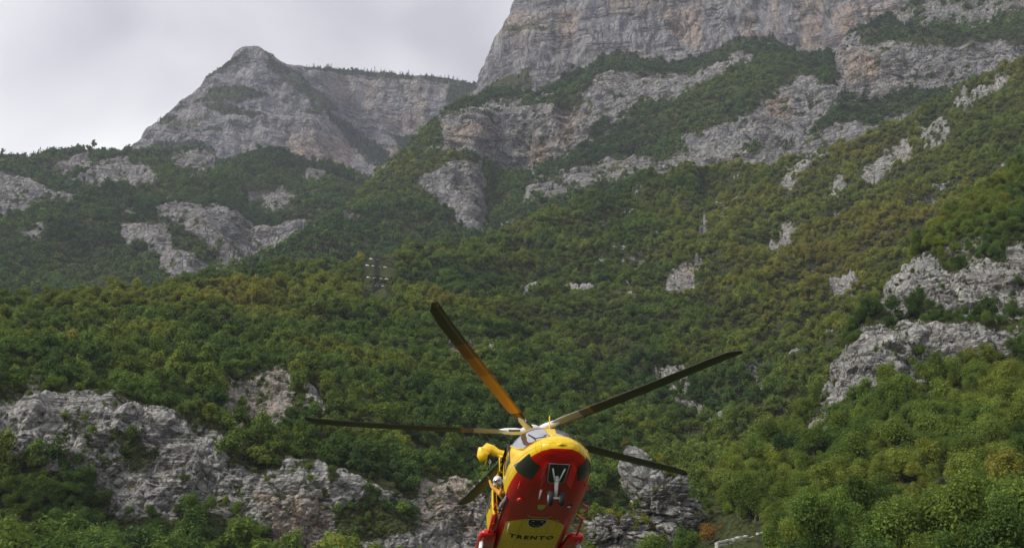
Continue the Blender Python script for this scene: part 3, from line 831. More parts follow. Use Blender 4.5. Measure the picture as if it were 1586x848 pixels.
NEAR_TREES = []
def forest(sheet, label, dens, rad, coll, seed, keep=None, bush=0.0, con=0.0, split_near=None, con_label=None):
    Q, v, px, py = sample(sheet, dens, seed, keep, 1.0, bush)
    r = np.random.default_rng(seed + 1)
    n = len(Q)
    patch = fbm(Q / (rad * 9), 2, seed + 8)
    s = rad * np.clip(r.lognormal(-0.06, 0.34, n), 0.40, 1.9) * (1 + 0.28 * patch)
    s *= np.where(v > 0.75, 1.0, np.where(v > 0.4, 0.7, 0.34))
    scl = np.stack([s * r.uniform(0.9, 1.12, n), s * r.uniform(0.9, 1.12, n), s * r.uniform(0.75, 1.4, n)], 1)
    t = tint_of(sheet, Q, px, py, seed + 2)
    Q = Q.copy(); Q[:, 2] -= 0.12 * s
    m = np.ones(n, bool)
    if split_near is not None:
        m = ~split_near(Q, px, py, s)
        for k in np.nonzero(~m)[0]: NEAR_TREES.append((Q[k], s[k], t[k], px[k], py[k], sheet))
    if con:
        cm = m & (fbm(Q / (rad * 14), 2, seed + 77) > 0.55 - con)
        scatter_obj('conifer_wood', con_label, P_CON, Q[cm], scl[cm] * np.array([0.9, 0.9, 0.72]), np.clip(t[cm] + .3, 0, 1), seed + 6)
        m &= ~cm
    return scatter_obj('forest', label, coll, Q[m], scl[m], t[m], seed + 3)

forest('near_ridge', 'dense green broadleaf forest covering the near ridge', 0.165, 1.9, P_MID, 301, bush=0.22, keep=lambda px, py: (1 + 1.6 * smooth01((py - 725) / 15) * (1 - smooth01((px - 150) / 60))) * (1 - ((np.abs(px - 583) < 26) & (py < 482))) - smooth01((py - 800) / 25) * smooth01((px - 150) / 40) * np.where((px > 500) & (px < 660), 0.0, np.where((px > 225) & (px < 430), 0.65, 0.85)),
       split_near=lambda Q, px, py, s: (s > 1.5) & (px > -20) & (px < 430) & (py > 780) & (py < 862))
forest('right_slope', 'lush yellow-green forest covering the near right slope', 0.20, 1.75, P_NEAR, 311, bush=0.10, keep=lambda px, py: (0.05 + 0.95 * smooth01((px - 1105) / 40)) * (1 - ((px > 1080) & (px < 1200) & (py > 838))),
       split_near=lambda Q, px, py, s: (np.hypot(Q[:, 0], Q[:, 1]) < 205) & (s > 1.5) & (px > 980) & (px < 1600) & (py < 870))
forest('pylon_spur', 'olive and brownish forest covering the pylon spur', 0.120, 2.2, P_MID, 321, bush=0.25, keep=lambda px, py: 1 - ((np.abs(px - 583) < 26) & (py < 475)))
forest('massif_slope', 'dark green forest on the slopes below the main cliff', 0.042, 3.7, P_FAR, 331, bush=0.10, con=0.08, con_label='dark conifers scattered below the main cliff')
forest('slab_hill', 'bluish green forest around the bare slabs', 0.040, 3.8, P_FAR, 341, bush=0.12, con=0.02, con_label='dark conifers on the hill of bare slabs')
forest('far_peak', 'dwarf shrubs on the ledges of the far peak', 0.045, 3.6, P_FAR, 351, bush=0.0, con=0.6, con_label='dark conifers on the ledges and rim of the far peak')
forest('main_cliff', 'scrub on the ledges of the main cliff', 0.040, 4.0, P_FAR, 361, bush=0.004, con=0.6, con_label='dark conifer belt on the ledge of the main cliff')

# ------------------------------------------------------------------ nearest trees, one object each
def tube(V, F, pts, radii, sides=7):
    pts = [Vector(p) for p in pts]
    base = len(V)
    for i, p in enumerate(pts):
        d = (pts[min(i + 1, len(pts) - 1)] - pts[max(i - 1, 0)]).normalized()
        u = d.orthogonal().normalized()
        w = d.cross(u)
        for k in range(sides):
            a = 2 * math.pi * k / sides
            V.append(p + (u * math.cos(a) + w * math.sin(a)) * radii[i])
    for i in range(len(pts) - 1):
        for k in range(sides):
            a, b = base + i * sides + k, base + i * sides + (k + 1) % sides
            F.append((a, b, b + sides, a + sides))
    F.append(tuple(base + k for k in range(sides - 1, -1, -1)))
    F.append(tuple(base + (len(pts) - 1) * sides + k for k in range(sides)))

def trunk_mesh(seed):
    r = random.Random(seed)
    V, F = [], []
    top = Vector((r.uniform(-.12, .12), r.uniform(-.12, .12), 1.25))
    mid = Vector((r.uniform(-.08, .08), r.uniform(-.08, .08), 0.6))
    tube(V, F, [(0, 0, -0.4), (0, 0, 0.05), mid, top], [0.10, 0.075, 0.055, 0.015])
    for k in range(5):
        a = k * 1.257 + r.uniform(-.4, .4)
        s = mid.lerp(top, r.uniform(0, .6))
        e = s + Vector((math.cos(a) * .6, math.sin(a) * .6, r.uniform(.25, .55)))
        tube(V, F, [s, s.lerp(e, .5) + Vector((0, 0, -.04)), e], [0.032, 0.02, 0.006], 5)
    me = mesh('trunk', V, F, True)
    me.materials.append(BARK)
    return me

TRUNKS = [trunk_mesh(k) for k in range(4)]
def place_tree(Q, s, tint, label, group, k):
    e = empty('broadleaf_tree', tuple(Q), (0, 0, random.uniform(0, 6.28)))
    h = s * random.uniform(.85, 1.15)
    e.scale = (s, s, h)
    tag(e, label, 'tree', group)
    link('trunk', TRUNKS[k % 4], None, e)
    c = link('crown', NEAR[k % 5], None, e)
    c['tint'] = float(tint)
    return e

NEAR_TREES.sort(key=lambda q: -q[1] / math.hypot(q[0][0], q[0][1]))
TL = {'right_slope': [(0.36, 'dark green broadleaf tree in the front of the right slope wood'), (0.50, 'mid green broadleaf tree in the front of the right slope wood'),
                      (2.0, 'yellow-green broadleaf tree in the front of the right slope wood')],
      'near_ridge': [(0.36, 'dark green broadleaf tree at the foot of the low grey cliff'), (2.0, 'mid green broadleaf tree at the foot of the low grey cliff')]}
print('NEAR TREES', len(NEAR_TREES))
for k, (Q, s, t, px, py, sh) in enumerate(NEAR_TREES[:260]):
    lb = next(l for lim, l in TL[sh] if t < lim)
    place_tree(Q, s, t, lb, lb.replace('tree', 'trees') , k)
if len(NEAR_TREES) > 260:
    rest = NEAR_TREES[260:]
    scatter_obj('forest', 'more broadleaf trees closing the wood above the foot of the slopes', P_NEAR, np.array([q[0] for q in rest]),
                np.array([[q[1]] * 3 for q in rest]), np.array([q[2] for q in rest]), 5)

# ------------------------------------------------------------------ helicopter (local: nose towards -Y, +X its left side, +Z up)
def paint(name, col, rough=0.28, coat=0.6):
    return plain(name, col, rough, 0.0, coat, 0.06, 2.0)

YEL = (0.92, 0.60, 0.006)
RED = (0.58, 0.006, 0.005)
M_YEL = paint('yellow_paint', YEL)
M_RED = paint('red_paint', RED)
M_BLK = plain('black_rubber', (0.015, 0.015, 0.016), 0.75)
M_DARK = plain('dark_metal', (0.035, 0.04, 0.03), 0.55, 0.2)
M_GREY = plain('grey_metal', (0.42, 0.43, 0.45), 0.4, 0.5)
M_WHT = plain('white_paint', (0.75, 0.75, 0.74), 0.35, coat=0.3)
M_INT = plain('cabin_lining', (0.05, 0.05, 0.055), 0.8)
M_GOLD = plain('gold_print', (0.45, 0.30, 0.10), 0.5)
M_LIME = plain('lime_print', (0.45, 0.50, 0.09), 0.5)
mg, tg, bgl = new_mat('tinted_glass')
bgl.inputs['Base Color'].default_value = (0.40, 0.41, 0.43, 1)
bgl.inputs['Metallic'].default_value = 0.85
tcg = N(tg, 'ShaderNodeTexCoord')
tg.links.new(math_(tg, 'MULTIPLY_ADD', noise_(tg, tcg.outputs['Object'], 4, 3), 0.08, 0.02), bgl.inputs['Roughness'])
bgl.inputs['IOR'].default_value = 1.75
bgl.inputs['Coat Weight'].default_value = 1.0
M_GLASS = mg
M_CHIN = plain('dark_glass', (0.02, 0.024, 0.02), 0.12, coat=0.6)

def livery():
    m, t, b = new_mat('rescue_livery')
    tc = N(t, 'ShaderNodeTexCoord')
    sp = N(t, 'ShaderNodeSeparateXYZ')
    t.links.new(tc.outputs['Object'], sp.inputs[0])
    X, Y, Z = sp.outputs
    mr = N(t, 'ShaderNodeMapRange')
    mr.interpolation_type = 'SMOOTHSTEP'
    t.links.new(Y, mr.inputs['Value'])
    for nm, v in (('From Min', -4.35), ('From Max', -2.9), ('To Min', 0.47), ('To Max', 0.35)):
        mr.inputs[nm].default_value = v
    red = math_(t, 'LESS_THAN', Z, mr.outputs[0])
    # keep the rear of the boom yellow on top, red below the sweep
    up = math_(t, 'MULTIPLY', math_(t, 'MAXIMUM', math_(t, 'SUBTRACT', Y, 2.6), 0.0), 0.32)
    red = math_(t, 'MAXIMUM', red, math_(t, 'LESS_THAN', math_(t, 'SUBTRACT', Z, up), 0.40))
    ax = math_(t, 'ABSOLUTE', math_(t, 'ADD', X, 0.06))
    edge = math_(t, 'SUBTRACT', math_(t, 'MULTIPLY', math_(t, 'POWER', ax, 3.0), 1.05), 1.04)
    pat = math_(t, 'MULTIPLY', math_(t, 'GREATER_THAN', Y, edge), math_(t, 'LESS_THAN', ax, 0.84))
    pat = math_(t, 'MULTIPLY', pat, math_(t, 'LESS_THAN', Z, 0.30))
    pat = math_(t, 'MULTIPLY', pat, math_(t, 'LESS_THAN', Y, 2.2))
    red = math_(t, 'MULTIPLY', red, math_(t, 'SUBTRACT', 1.0, pat))
    n = noise_(t, tc.outputs['Object'], 2.5, 6, 0.65)
    y_ = ramp_(t, n, [(0.3, tuple(c * .9 for c in YEL)), (0.7, YEL)])
    r_ = ramp_(t, n, [(0.3, tuple(c * .8 for c in RED)), (0.7, RED)])
    grime = math_(t, 'MULTIPLY', ramp_(t, noise_(t, mapping(t, tc.outputs['Object'], (5, 0.9, 5)), 1.0, 5, 0.7), [(0.5, 0.0), (0.75, 1.0)]), 0.25)
    sx = math_(t, 'LESS_THAN', math_(t, 'MODULO', math_(t, 'ADD', Y, 10.0), 0.83), 0.016)
    sz = math_(t, 'LESS_THAN', math_(t, 'ABSOLUTE', math_(t, 'SUBTRACT', Z, 0.62)), 0.009)
    sb = math_(t, 'LESS_THAN', math_(t, 'ABSOLUTE', math_(t, 'SUBTRACT', math_(t, 'ABSOLUTE', X), 0.50)), 0.007)
    seam = math_(t, 'MULTIPLY', math_(t, 'MAXIMUM', math_(t, 'MAXIMUM', sx, sz), sb), 0.45)
    c = mixc(t, grime, mixc(t, red, y_, r_), (0.06, 0.03, 0.02))
    c = mixc(t, seam, c, (0.03, 0.02, 0.015))
    t.links.new(c, b.inputs['Base Color'])
    b.inputs['Roughness'].default_value = 0.35
    b.inputs['Specular IOR Level'].default_value = 0.3
    b.inputs['Coat Weight'].default_value = 0.3
    b.inputs['Coat Roughness'].default_value = 0.1
    return m
M_LIV = livery()

HEL = empty('rescue_helicopter', (0.6664, 30.8756, 3.9329))
HEL.rotation_mode = 'YXZ'
HEL.rotation_euler = (R_(-17.676), R_(1.254), R_(8.303))
tag(HEL, 'yellow and red rescue helicopter hovering nose-up with TRENTO on its belly', 'helicopter')
bpy.context.view_layer.update()
HM = HEL.matrix_basis.copy()

ST = np.array([  # y, half width, z bottom, z top, exponent
    (-4.51, 0.02, 0.565, 0.585, 2.0), (-4.48, 0.24, 0.46, 0.70, 2.0), (-4.40, 0.41, 0.37, 0.82, 2.0), (-4.20, 0.62, 0.27, 0.98, 2.1), (-3.92, 0.79, 0.17, 1.10, 2.25),
    (-3.55, 0.94, 0.08, 1.24, 2.4), (-3.10, 1.05, 0.03, 1.64, 2.7), (-2.65, 1.12, 0.0, 1.98, 3.0), (-2.2, 1.14, 0.0, 1.98, 3.3), (-1.0, 1.14, 0.0, 2.02, 3.5),
    (1.6, 1.14, 0.0, 2.02, 3.5), (2.6, 1.04, 0.08, 2.02, 3.0), (3.4, 0.78, 0.42, 1.98, 2.5), (4.2, 0.52, 0.85, 1.92, 2.2), (5.2, 0.36, 1.12, 1.88, 2.0), (8.4, 0.20, 1.42, 1.86, 2.0), (8.9, 0.08, 1.55, 1.78, 2.0)])

def herm(y, col):
    xs, v = ST[:, 0], ST[:, col]
    m = np.gradient(v, xs)
    k = int(np.clip(np.searchsorted(xs, y) - 1, 0, len(xs) - 2))
    h = xs[k + 1] - xs[k]
    s = (y - xs[k]) / h
    s = min(max(s, 0), 1)
    d = (v[k + 1] - v[k]) / h
    m0, m1 = m[k], m[k + 1]
    if d == 0: m0 = m1 = 0
    else:
        m0 = 0 if m0 / d < 0 else math.copysign(min(abs(m0), 3 * abs(d)), d)
        m1 = 0 if m1 / d < 0 else math.copysign(min(abs(m1), 3 * abs(d)), d)
    return ((2 * s ** 3 - 3 * s ** 2 + 1) * v[k] + (s ** 3 - 2 * s ** 2 + s) * h * m0 + (-2 * s ** 3 + 3 * s ** 2) * v[k + 1] + (s ** 3 - s ** 2) * h * m1)

def n_up(y, n):
    return float(np.interp(y, [-4.5, -3.9, -3.3, -2.5, -1.5, 2.5, 4.0], [1.75, 1.62, 1.75, 2.1, 2.45, 2.5, 2.1]))

def surf(y, th, off=0.0):
    hw, zb, zt, n = (herm(y, c) for c in (1, 2, 3, 4))
    zc, h = (zb + zt) / 2, (zt - zb) / 2
    c, s = math.cos(th), math.sin(th)
    if s > 0: n = n_up(y, n)
    x = hw * math.copysign(abs(c) ** (2 / n), c)
    z = zc + h * math.copysign(abs(s) ** (2 / n), s)
    p = Vector((x, y, z))
    if off:
        nx = math.copysign(abs(x / hw) ** (n - 1), x) / hw
        nz = math.copysign(abs((z - zc) / h) ** (n - 1), z - zc) / h
        e = 0.04
        ny = -(herm(y + e, 1) - herm(y - e, 1)) / (2 * e) * abs(nx) * abs(x) / max(hw, .05) if False else 0
        q = Vector((nx, ny, nz)).normalized()
        p = p + q * off
        if y < -3.0: p.y -= off * min(1, (-3.0 - y) / 1.0) * 1.2
    return p

def belly_z(x, y):
    hw, zb, zt, n = (herm(y, c) for c in (1, 2, 3, 4))
    zc, h = (zb + zt) / 2, (zt - zb) / 2
    return zc - h * max(0.0, 1 - (abs(x) / hw) ** n) ** (1 / n)

def solve_z(y, z, side):
    """angle on the hull at height z, station y."""
    hw, zb, zt, n = (herm(y, c) for c in (1, 2, 3, 4))
    zc, h = (zb + zt) / 2, (zt - zb) / 2
    q = max(-1, min(1, (z - zc) / h))
    if q > 0: n = n_up(y, n)
    s = math.copysign(abs(q) ** (n / 2), q)
    a = math.asin(s)
    return a if side > 0 else math.pi - a

def hull_patch(name, corners, mat, parent, off=0.008, nu=12, nv=10, thick=0.0, smooth=True):
    """corners: (y, theta deg) x4, bilinear, lifted off the hull."""
    V, F = [], []
    c = [(a, R_(b)) for a, b in corners]
    for layer in ((0, 1) if thick else (0,)):
        o = off - layer * thick
        for i in range(nu + 1):
            for j in range(nv + 1):
                u, v = i / nu, j / nv
                y = (c[0][0] * (1 - u) + c[1][0] * u) * (1 - v) + (c[3][0] * (1 - u) + c[2][0] * u) * v
                t_ = (c[0][1] * (1 - u) + c[1][1] * u) * (1 - v) + (c[3][1] * (1 - u) + c[2][1] * u) * v
                V.append(surf(y, t_, o))
    L = (nu + 1) * (nv + 1)
    I = lambda i, j, l=0: l * L + i * (nv + 1) + j
    for i in range(nu):
        for j in range(nv):
            F.append((I(i, j), I(i + 1, j), I(i + 1, j + 1), I(i, j + 1)))
            if thick: F.append((I(i, j, 1), I(i, j + 1, 1), I(i + 1, j + 1, 1), I(i + 1, j, 1)))
    if thick:
        for i in range(nu):
            F.append((I(i, 0), I(i, 0, 1), I(i + 1, 0, 1), I(i + 1, 0)))
            F.append((I(i, nv), I(i + 1, nv), I(i + 1, nv, 1), I(i, nv, 1)))
        for j in range(nv):
            F.append((I(0, j), I(0, j + 1), I(0, j + 1, 1), I(0, j, 1)))
            F.append((I(nu, j), I(nu, j, 1), I(nu, j + 1, 1), I(nu, j + 1)))
    return link(name, mesh(name, V, F, smooth), mat, parent)

def tube_obj(name, pts, radii, mat, parent, sides=8, close=False):
    V, F = [], []
    if not isinstance(radii, (list, tuple)): radii = [radii] * len(pts)
    if close: pts = list(pts) + [pts[0]]; radii = list(radii) + [radii[0]]
    tube(V, F, pts, radii, sides)
    return link(name, mesh(name, V, F, True), mat, parent)

def lathe(name, prof, axis_from, axis_to, mat, parent, sides=18):
    """prof: list of (t along axis 0..1, radius)."""
    a, b = Vector(axis_from), Vector(axis_to)
    return tube_obj(name, [a.lerp(b, t_) for t_, _ in prof], [max(r, .002) for _, r in prof], mat, parent, sides)

def ellip(name, c, r, mat, parent, seg=16, rings=10, fn=None):
    V, F = [], []
    for i in range(rings + 1):
        ph = math.pi * i / rings
        for j in range(seg):
            th = 2 * math.pi * j / seg
            d = Vector((math.sin(ph) * math.cos(th), math.sin(ph) * math.sin(th), math.cos(ph)))
            p = Vector((d.x * r[0], d.y * r[1], d.z * r[2]))
            if fn: p = fn(p, d)
            V.append(Vector(c) + p)
    for i in range(rings):
        for j in range(seg):
            F.append((i * seg + j, i * seg + (j + 1) % seg, (i + 1) * seg + (j + 1) % seg, (i + 1) * seg + j))
    return link(name, mesh(name, V, F, True), mat, parent)

def loft(name, secs, mat, parent, n=24, smooth=True):
    """secs: (y, xc, hw, zc, h, exponent)."""
    V, F = [], []
    for (y, xc, hw, zc, h, e) in secs:
        for k in range(n):
            a = 2 * math.pi * k / n
            c, s = math.cos(a), math.sin(a)
            V.append((xc + hw * math.copysign(abs(c) ** (2 / e), c), y, zc + h * math.copysign(abs(s) ** (2 / e), s)))
    for i in range(len(secs) - 1):
        for k in range(n):
            F.append((i * n + k, i * n + (k + 1) % n, (i + 1) * n + (k + 1) % n, (i + 1) * n + k))
    F.append(tuple(range(n - 1, -1, -1)))
    F.append(tuple((len(secs) - 1) * n + k for k in range(n)))
    return link(name, mesh(name, V, F, smooth), mat, parent)

# hull, with the right-hand doorway left open
ys = list(np.linspace(-4.51, -4.2, 16)) + list(np.linspace(-4.1, -1.8, 26)) + list(np.linspace(-1.7, -0.35, 14)) + list(np.linspace(-0.25, 2.6, 20)) + list(np.linspace(2.9, 8.9, 22))
NT = 72
V, F = [], []
for y in ys:
    for k in range(NT): V.append(surf(y, 2 * math.pi * k / NT))
for i in range(len(ys) - 1):
    for k in range(NT):
        q = (i * NT + k, i * NT + (k + 1) % NT, (i + 1) * NT + (k + 1) % NT, (i + 1) * NT + k)
        c = sum((V[a] for a in q), Vector()) / 4
        if c.x < -0.9 and -1.72 < c.y < -0.32 and 0.36 < c.z < 1.74: continue
        F.append(q)
F.append(tuple(range(NT))); F.append(tuple((len(ys) - 1) * NT + k for k in range(NT - 1, -1, -1)))
link('fuselage', mesh('fuselage', V, F, True), M_LIV, HEL)
# cabin lining behind the doorway
x0, x1, y0, y1, z0, z1 = -1.06, 1.0, -1.95, -0.1, 0.33, 1.80
link('cabin_interior', mesh('cabin_interior', [(x, y, z) for x in (x0, x1) for y in (y0, y1) for z in (z0, z1)],
     [(4, 5, 7, 6), (0, 4, 6, 2), (1, 3, 7, 5), (0, 1, 5, 4), (2, 6, 7, 3)]), M_INT, HEL)

# glazing
for a, b in ((98, 152), (82, 28)):
    w = hull_patch('windshield', [(-3.72, a), (-2.42, a), (-2.70, b + (b - a) * .12), (-3.66, b + (b - a) * .12)], M_GLASS, HEL, 0.010)
    b2 = b + (b - a) * .12
    fr = [surf(y_, R_(t_), .016) for y_, t_ in ((-3.72, a), (-3.3, a), (-2.85, a), (-2.42, a), (-2.5, (a + b2) / 2), (-2.70, b2), (-3.2, b2), (-3.66, b2), (-3.70, (a + b2) / 2))]
    tube_obj('window_frame', fr, .018, M_YEL, w, 6, True)
    tube_obj('wiper', [surf(-3.78, R_(a + (b - a) * .25), .03), surf(-3.4, R_(a + (b - a) * .45), .03), surf(-3.0, R_(a + (b - a) * .5), .03)], 0.014, M_DARK, w, 5)
for a, b in ((190, 238), (350, 302)):
    hull_patch('chin_window', [(-3.98, a), (-3.12, a), (-3.32, b), (-3.90, b)], M_CHIN, HEL, 0.012)
for sd, rng in ((-1, [(-2.85, -2.0), (0.55, 1.15)]), (1, [(-2.85, -2.0), (-1.6, -0.7), (-0.45, 0.4), (0.65, 1.3)])):
    for k, (ya, yb) in enumerate(rng):
        if sd < 0 and k == 1: continue
        za, zb_ = (0.85, 1.55) if k else (0.80, 1.50)
        c = [(ya, math.degrees(solve_z(ya, za, sd))), (yb, math.degrees(solve_z(yb, za, sd))), (yb, math.degrees(solve_z(yb, zb_, sd))), (ya + .22 * (k == 0), math.degrees(solve_z(ya + .22 * (k == 0), zb_, sd)))]
        hull_patch('cabin_window' if k else 'cockpit_window', c, M_GLASS, HEL, 0.010)
# sliding door pushed back, standing proud of the hull
def side_c(ya, yb, za, zb_, sd): return [(y, math.degrees(solve_z(y, z, sd))) for y, z in ((ya, za), (yb, za), (yb, zb_), (ya, zb_))]
door = hull_patch('sliding_door', side_c(-0.28, 1.12, 0.36, 1.74, -1), M_LIV, HEL, 0.13, thick=0.05)
hull_patch('door_window', side_c(-0.12, 0.95, 0.92, 1.58, -1), M_GLASS, door, 0.138)
tube_obj('door_handle', [surf(-0.18, solve_z(-.18, .75, -1), .15), surf(-0.02, solve_z(-.02, .75, -1), .17), surf(0.1, solve_z(.1, .75, -1), .15)], 0.014, M_DARK, door, 6)
tube_obj('door_rail', [surf(-1.75, solve_z(-1.75, .33, -1), .03), surf(1.5, solve_z(1.5, .33, -1), .03)], 0.02, M_GREY, HEL, 6)
tube_obj('door_rail', [surf(-1.75, solve_z(-1.75, 1.78, -1), .03), surf(1.5, solve_z(1.5, 1.78, -1), .03)], 0.02, M_YEL, HEL, 6)

# engine cowling, exhausts, mast
loft('engine_cowling', [(-1.75, 0, .28, 2.0, .05, 2.2), (-1.5, 0, .52, 2.08, .22, 2.4), (-0.9, 0, .68, 2.2, .42, 2.6), (0.2, 0, .76, 2.25, .55, 2.8), (1.6, 0, .76, 2.2, .55, 2.8), (2.6, 0, .6, 2.1, .45, 2.5), (3.6, 0, .3, 2.0, .25, 2.2), (4.4, 0, .1, 1.9, .08, 2)], M_YEL, HEL)
for s in (-1, 1):
    lathe('exhaust', [(0, .2), (.6, .2), (.7, .17), (.72, .05)], (s * .5, 1.9, 2.4), (s * .85, 2.7, 2.5), M_GREY, HEL)
    ellip('air_intake', (s * .55, -0.85, 2.35), (.16, .12, .14), M_DARK, HEL)
lathe('rotor_mast', [(0, .2), (.4, .13), (1, .12)], (0, 0, 2.6), (0, 0, 3.22), M_GREY, HEL)
hub = lathe('rotor_hub', [(0, .1), (.05, .34), (.45, .38), (.8, .24), (1, .05)], (0, 0, 3.1), (0, 0, 3.42), M_WHT, HEL, 20)

def blade_mat(name, bands):
    m, t, b = new_mat(name)
    tc = N(t, 'ShaderNodeTexCoord')
    sp = N(t, 'ShaderNodeSeparateXYZ')
    t.links.new(tc.outputs['Object'], sp.inputs[0])
    f = math_(t, 'DIVIDE', sp.outputs[0], 7.0)
    n = t.nodes.new('ShaderNodeValToRGB')
    n.color_ramp.interpolation = 'CONSTANT'
    e = n.color_ramp.elements
    while len(e) < len(bands): e.new(0.5)
    for el, (p, c) in zip(e, bands): el.position = p / 7.0; el.color = (*c, 1)
    t.links.new(f, n.inputs['Fac'])
    g = noise_(t, mapping(t, tc.outputs['Object'], (0.8, 9, 9)), 1.0, 5, 0.6)
    t.links.new(mixc(t, math_(t, 'MULTIPLY', g, 0.35), n.outputs[0], (0.02, 0.02, 0.02)), b.inputs['Base Color'])
    b.inputs['Roughness'].default_value = 0.45
    return m
DK = (0.060, 0.066, 0.036)
BL_G = blade_mat('grey_blade_skin', [(0, (0.42, 0.42, 0.43)), (1.75, (0.14, 0.14, 0.13)), (2.0, (0.28, 0.17, 0.03)), (2.12, DK), (6.6, (0.05, 0.05, 0.045))])
BL_O = blade_mat('orange_blade_skin', [(0, (0.10, 0.05, 0.02)), (1.25, (0.62, 0.27, 0.02)), (3.4, (0.45, 0.19, 0.02)), (4.3, (0.22, 0.10, 0.02)), (5.0, DK), (6.6, (0.05, 0.05, 0.045))])
def blade_mesh(name):
    prof = [(-.20, .0), (-.17, .022), (-.08, .03), (.05, .024), (.20, .003), (.05, -.014), (-.08, -.018), (-.17, -.014)]
    V, F = [], []
    n = len(prof)
    st = [0.75, 1.0, 1.4, 2.0, 3.0, 4.0, 5.0, 6.0, 6.6, 6.9]
    for x in st:
        ch = 0.55 if x < .9 else (0.85 if x < 1.2 else (1.0 if x < 6.5 else (.9 if x < 6.8 else .45)))
        sweep = 0.0 if x < 6.5 else (x - 6.5) * .35
        tw = R_(11 - 1.8 * x)
        dz = 0.045 * (x - .75) + 0.004 * x * x
        for (c, h) in prof:
            cy, cz = c * ch, h * ch * (1.6 if x < 1.2 else 1.0)
            V.append((x, cy * math.cos(tw) + sweep - cz * math.sin(tw), dz + cy * math.sin(tw) * -1 + cz))
    for i in range(len(st) - 1):
        for k in range(n):
            F.append((i * n + k, i * n + (k + 1) % n, (i + 1) * n + (k + 1) % n, (i + 1) * n + k))
    F.append(tuple(range(n))); F.append(tuple((len(st) - 1) * n + k for k in range(n - 1, -1, -1)))
    return mesh(name, V, F, True)
BM_G, BM_O = blade_mesh('rotor_blade'), blade_mesh('rotor_blade')
for k in range(5):
    # angle measured from the nose towards the helicopter's right (-X)
    a = R_((31, 97, 168, 240, 311)[k])      # lead and lag leave the spacing a little uneven
    dx, dy = -math.sin(a), -math.cos(a)
    o = link('rotor_blade', BM_O if k == 0 else BM_G, BL_O if k == 0 else BL_G, HEL)
    o.location = (0, 0, 3.24)
    o.rotation_euler = (0, 0, math.atan2(dy, dx))
    if k == 0: o['label'] = 'orange rotor blade reaching forward over the nose'
    V, F = [], []
    tube(V, F, [(0.28, 0, .0), (0.5, 0, .01), (0.8, 0, .02), (1.0, 0, .03)], [.09, .11, .10, .05], 10)
    link('blade_cuff', mesh('blade_cuff', V, F, True), M_WHT, o)
    V, F = [], []
    tube(V, F, [(0.35, .16, -.05), (0.7, .13, -.02)], [.03, .03], 6)
    link('lag_damper', mesh('lag_damper', V, F, True), M_DARK, o)

# sponsons and main gear
def disc(V, F, c, ax, r, n=16):
    c, ax = Vector(c), Vector(ax).normalized()
    u = ax.orthogonal().normalized(); w = ax.cross(u)
    b = len(V)
    for k in range(n): V.append(c + (u * math.cos(6.2832 * k / n) + w * math.sin(6.2832 * k / n)) * r)
    F.append(tuple(range(b, b + n)))

def wheel(parent, c, r, w):
    c = Vector(c)
    t_ = lathe('tyre', [(0, r * .55), (.02, r * .9), (.25, r), (.75, r), (.98, r * .9), (1, r * .55)], c - Vector((w / 2, 0, 0)), c + Vector((w / 2, 0, 0)), M_BLK, parent, 22)
    lathe('rim', [(0, r * .2), (.05, r * .5), (.95, r * .5), (1, r * .2)], c - Vector((w * .56, 0, 0)), c + Vector((w * .56, 0, 0)), M_GREY, parent, 16)

for s in (-1, 1):
    sp_ = loft('sponson', [(0.42, s * 1.31, .10, .17, .05, 2), (0.46, s * 1.31, .19, .17, .10, 2.2), (0.60, s * 1.30, .25, .17, .135, 2.4), (1.0, s * 1.29, .26, .19, .145, 2.6), (2.0, s * 1.25, .28, .23, .18, 2.6), (2.7, s * 1.15, .18, .28, .15, 2.3), (3.1, s * 1.05, .05, .3, .05, 2)], M_RED, HEL)
    ellip('landing_light', (s * 1.40, 0.47, .19), (.055, .03, .055), M_WHT, sp_)
    ellip('vent', (s * 1.20, 0.46, .20), (.03, .025, .04), M_DARK, sp_)
    g = tube_obj('main_gear', [(s * 1.42, 0.95, .10), (s * 1.47, 0.98, -.14), (s * 1.5, 1.02, -.36)], [.075, .06, .05], M_WHT, HEL)
    tube_obj('torque_link', [(s * 1.44, 0.80, .02), (s * 1.46, 0.72, -.18), (s * 1.49, 0.9, -.36)], [.035, .03, .03], M_WHT, g, 6)
    wheel(g, (s * 1.62, 1.05, -.42), .27, .18)
    # steps along the sill
    tube_obj('boarding_step', [(s * 1.08, -1.40, .33), (s * 1.30, -1.30, .30), (s * 1.30, -0.95, .28), (s * 1.08, -0.85, .30)], .028, M_RED, HEL)
    tube_obj('boarding_step', [(s * 1.10, -.62, .32), (s * 1.29, -.55, .27), (s * 1.29, .35, .15), (s * 1.29, .5, .2)], .034, M_RED, HEL)
    tube_obj('step_stay', [(s * 1.10, .02, .30), (s * 1.29, .0, .21)], .018, M_RED, HEL, 6)

# nose gear and its bay
def belly_sheet(name, outline, mat, parent, off=0.006, grid=0.06):
    """flat print laid on the belly: polygon (x, y) triangulated and draped on the hull."""
    bm = bmesh.new()
    vs = [bm.verts.new((x, y, 0)) for x, y in outline]
    f = bm.faces.new(vs)
    bmesh.ops.triangulate(bm, faces=[f])
    bmesh.ops.subdivide_edges(bm, edges=bm.edges[:], cuts=2, use_grid_fill=True)
    for v in bm.verts: v.co.z = belly_z(v.co.x, v.co.y) - off
    me = bpy.data.meshes.new(name); bm.to_mesh(me); bm.free()
    return link(name, me, mat, parent)

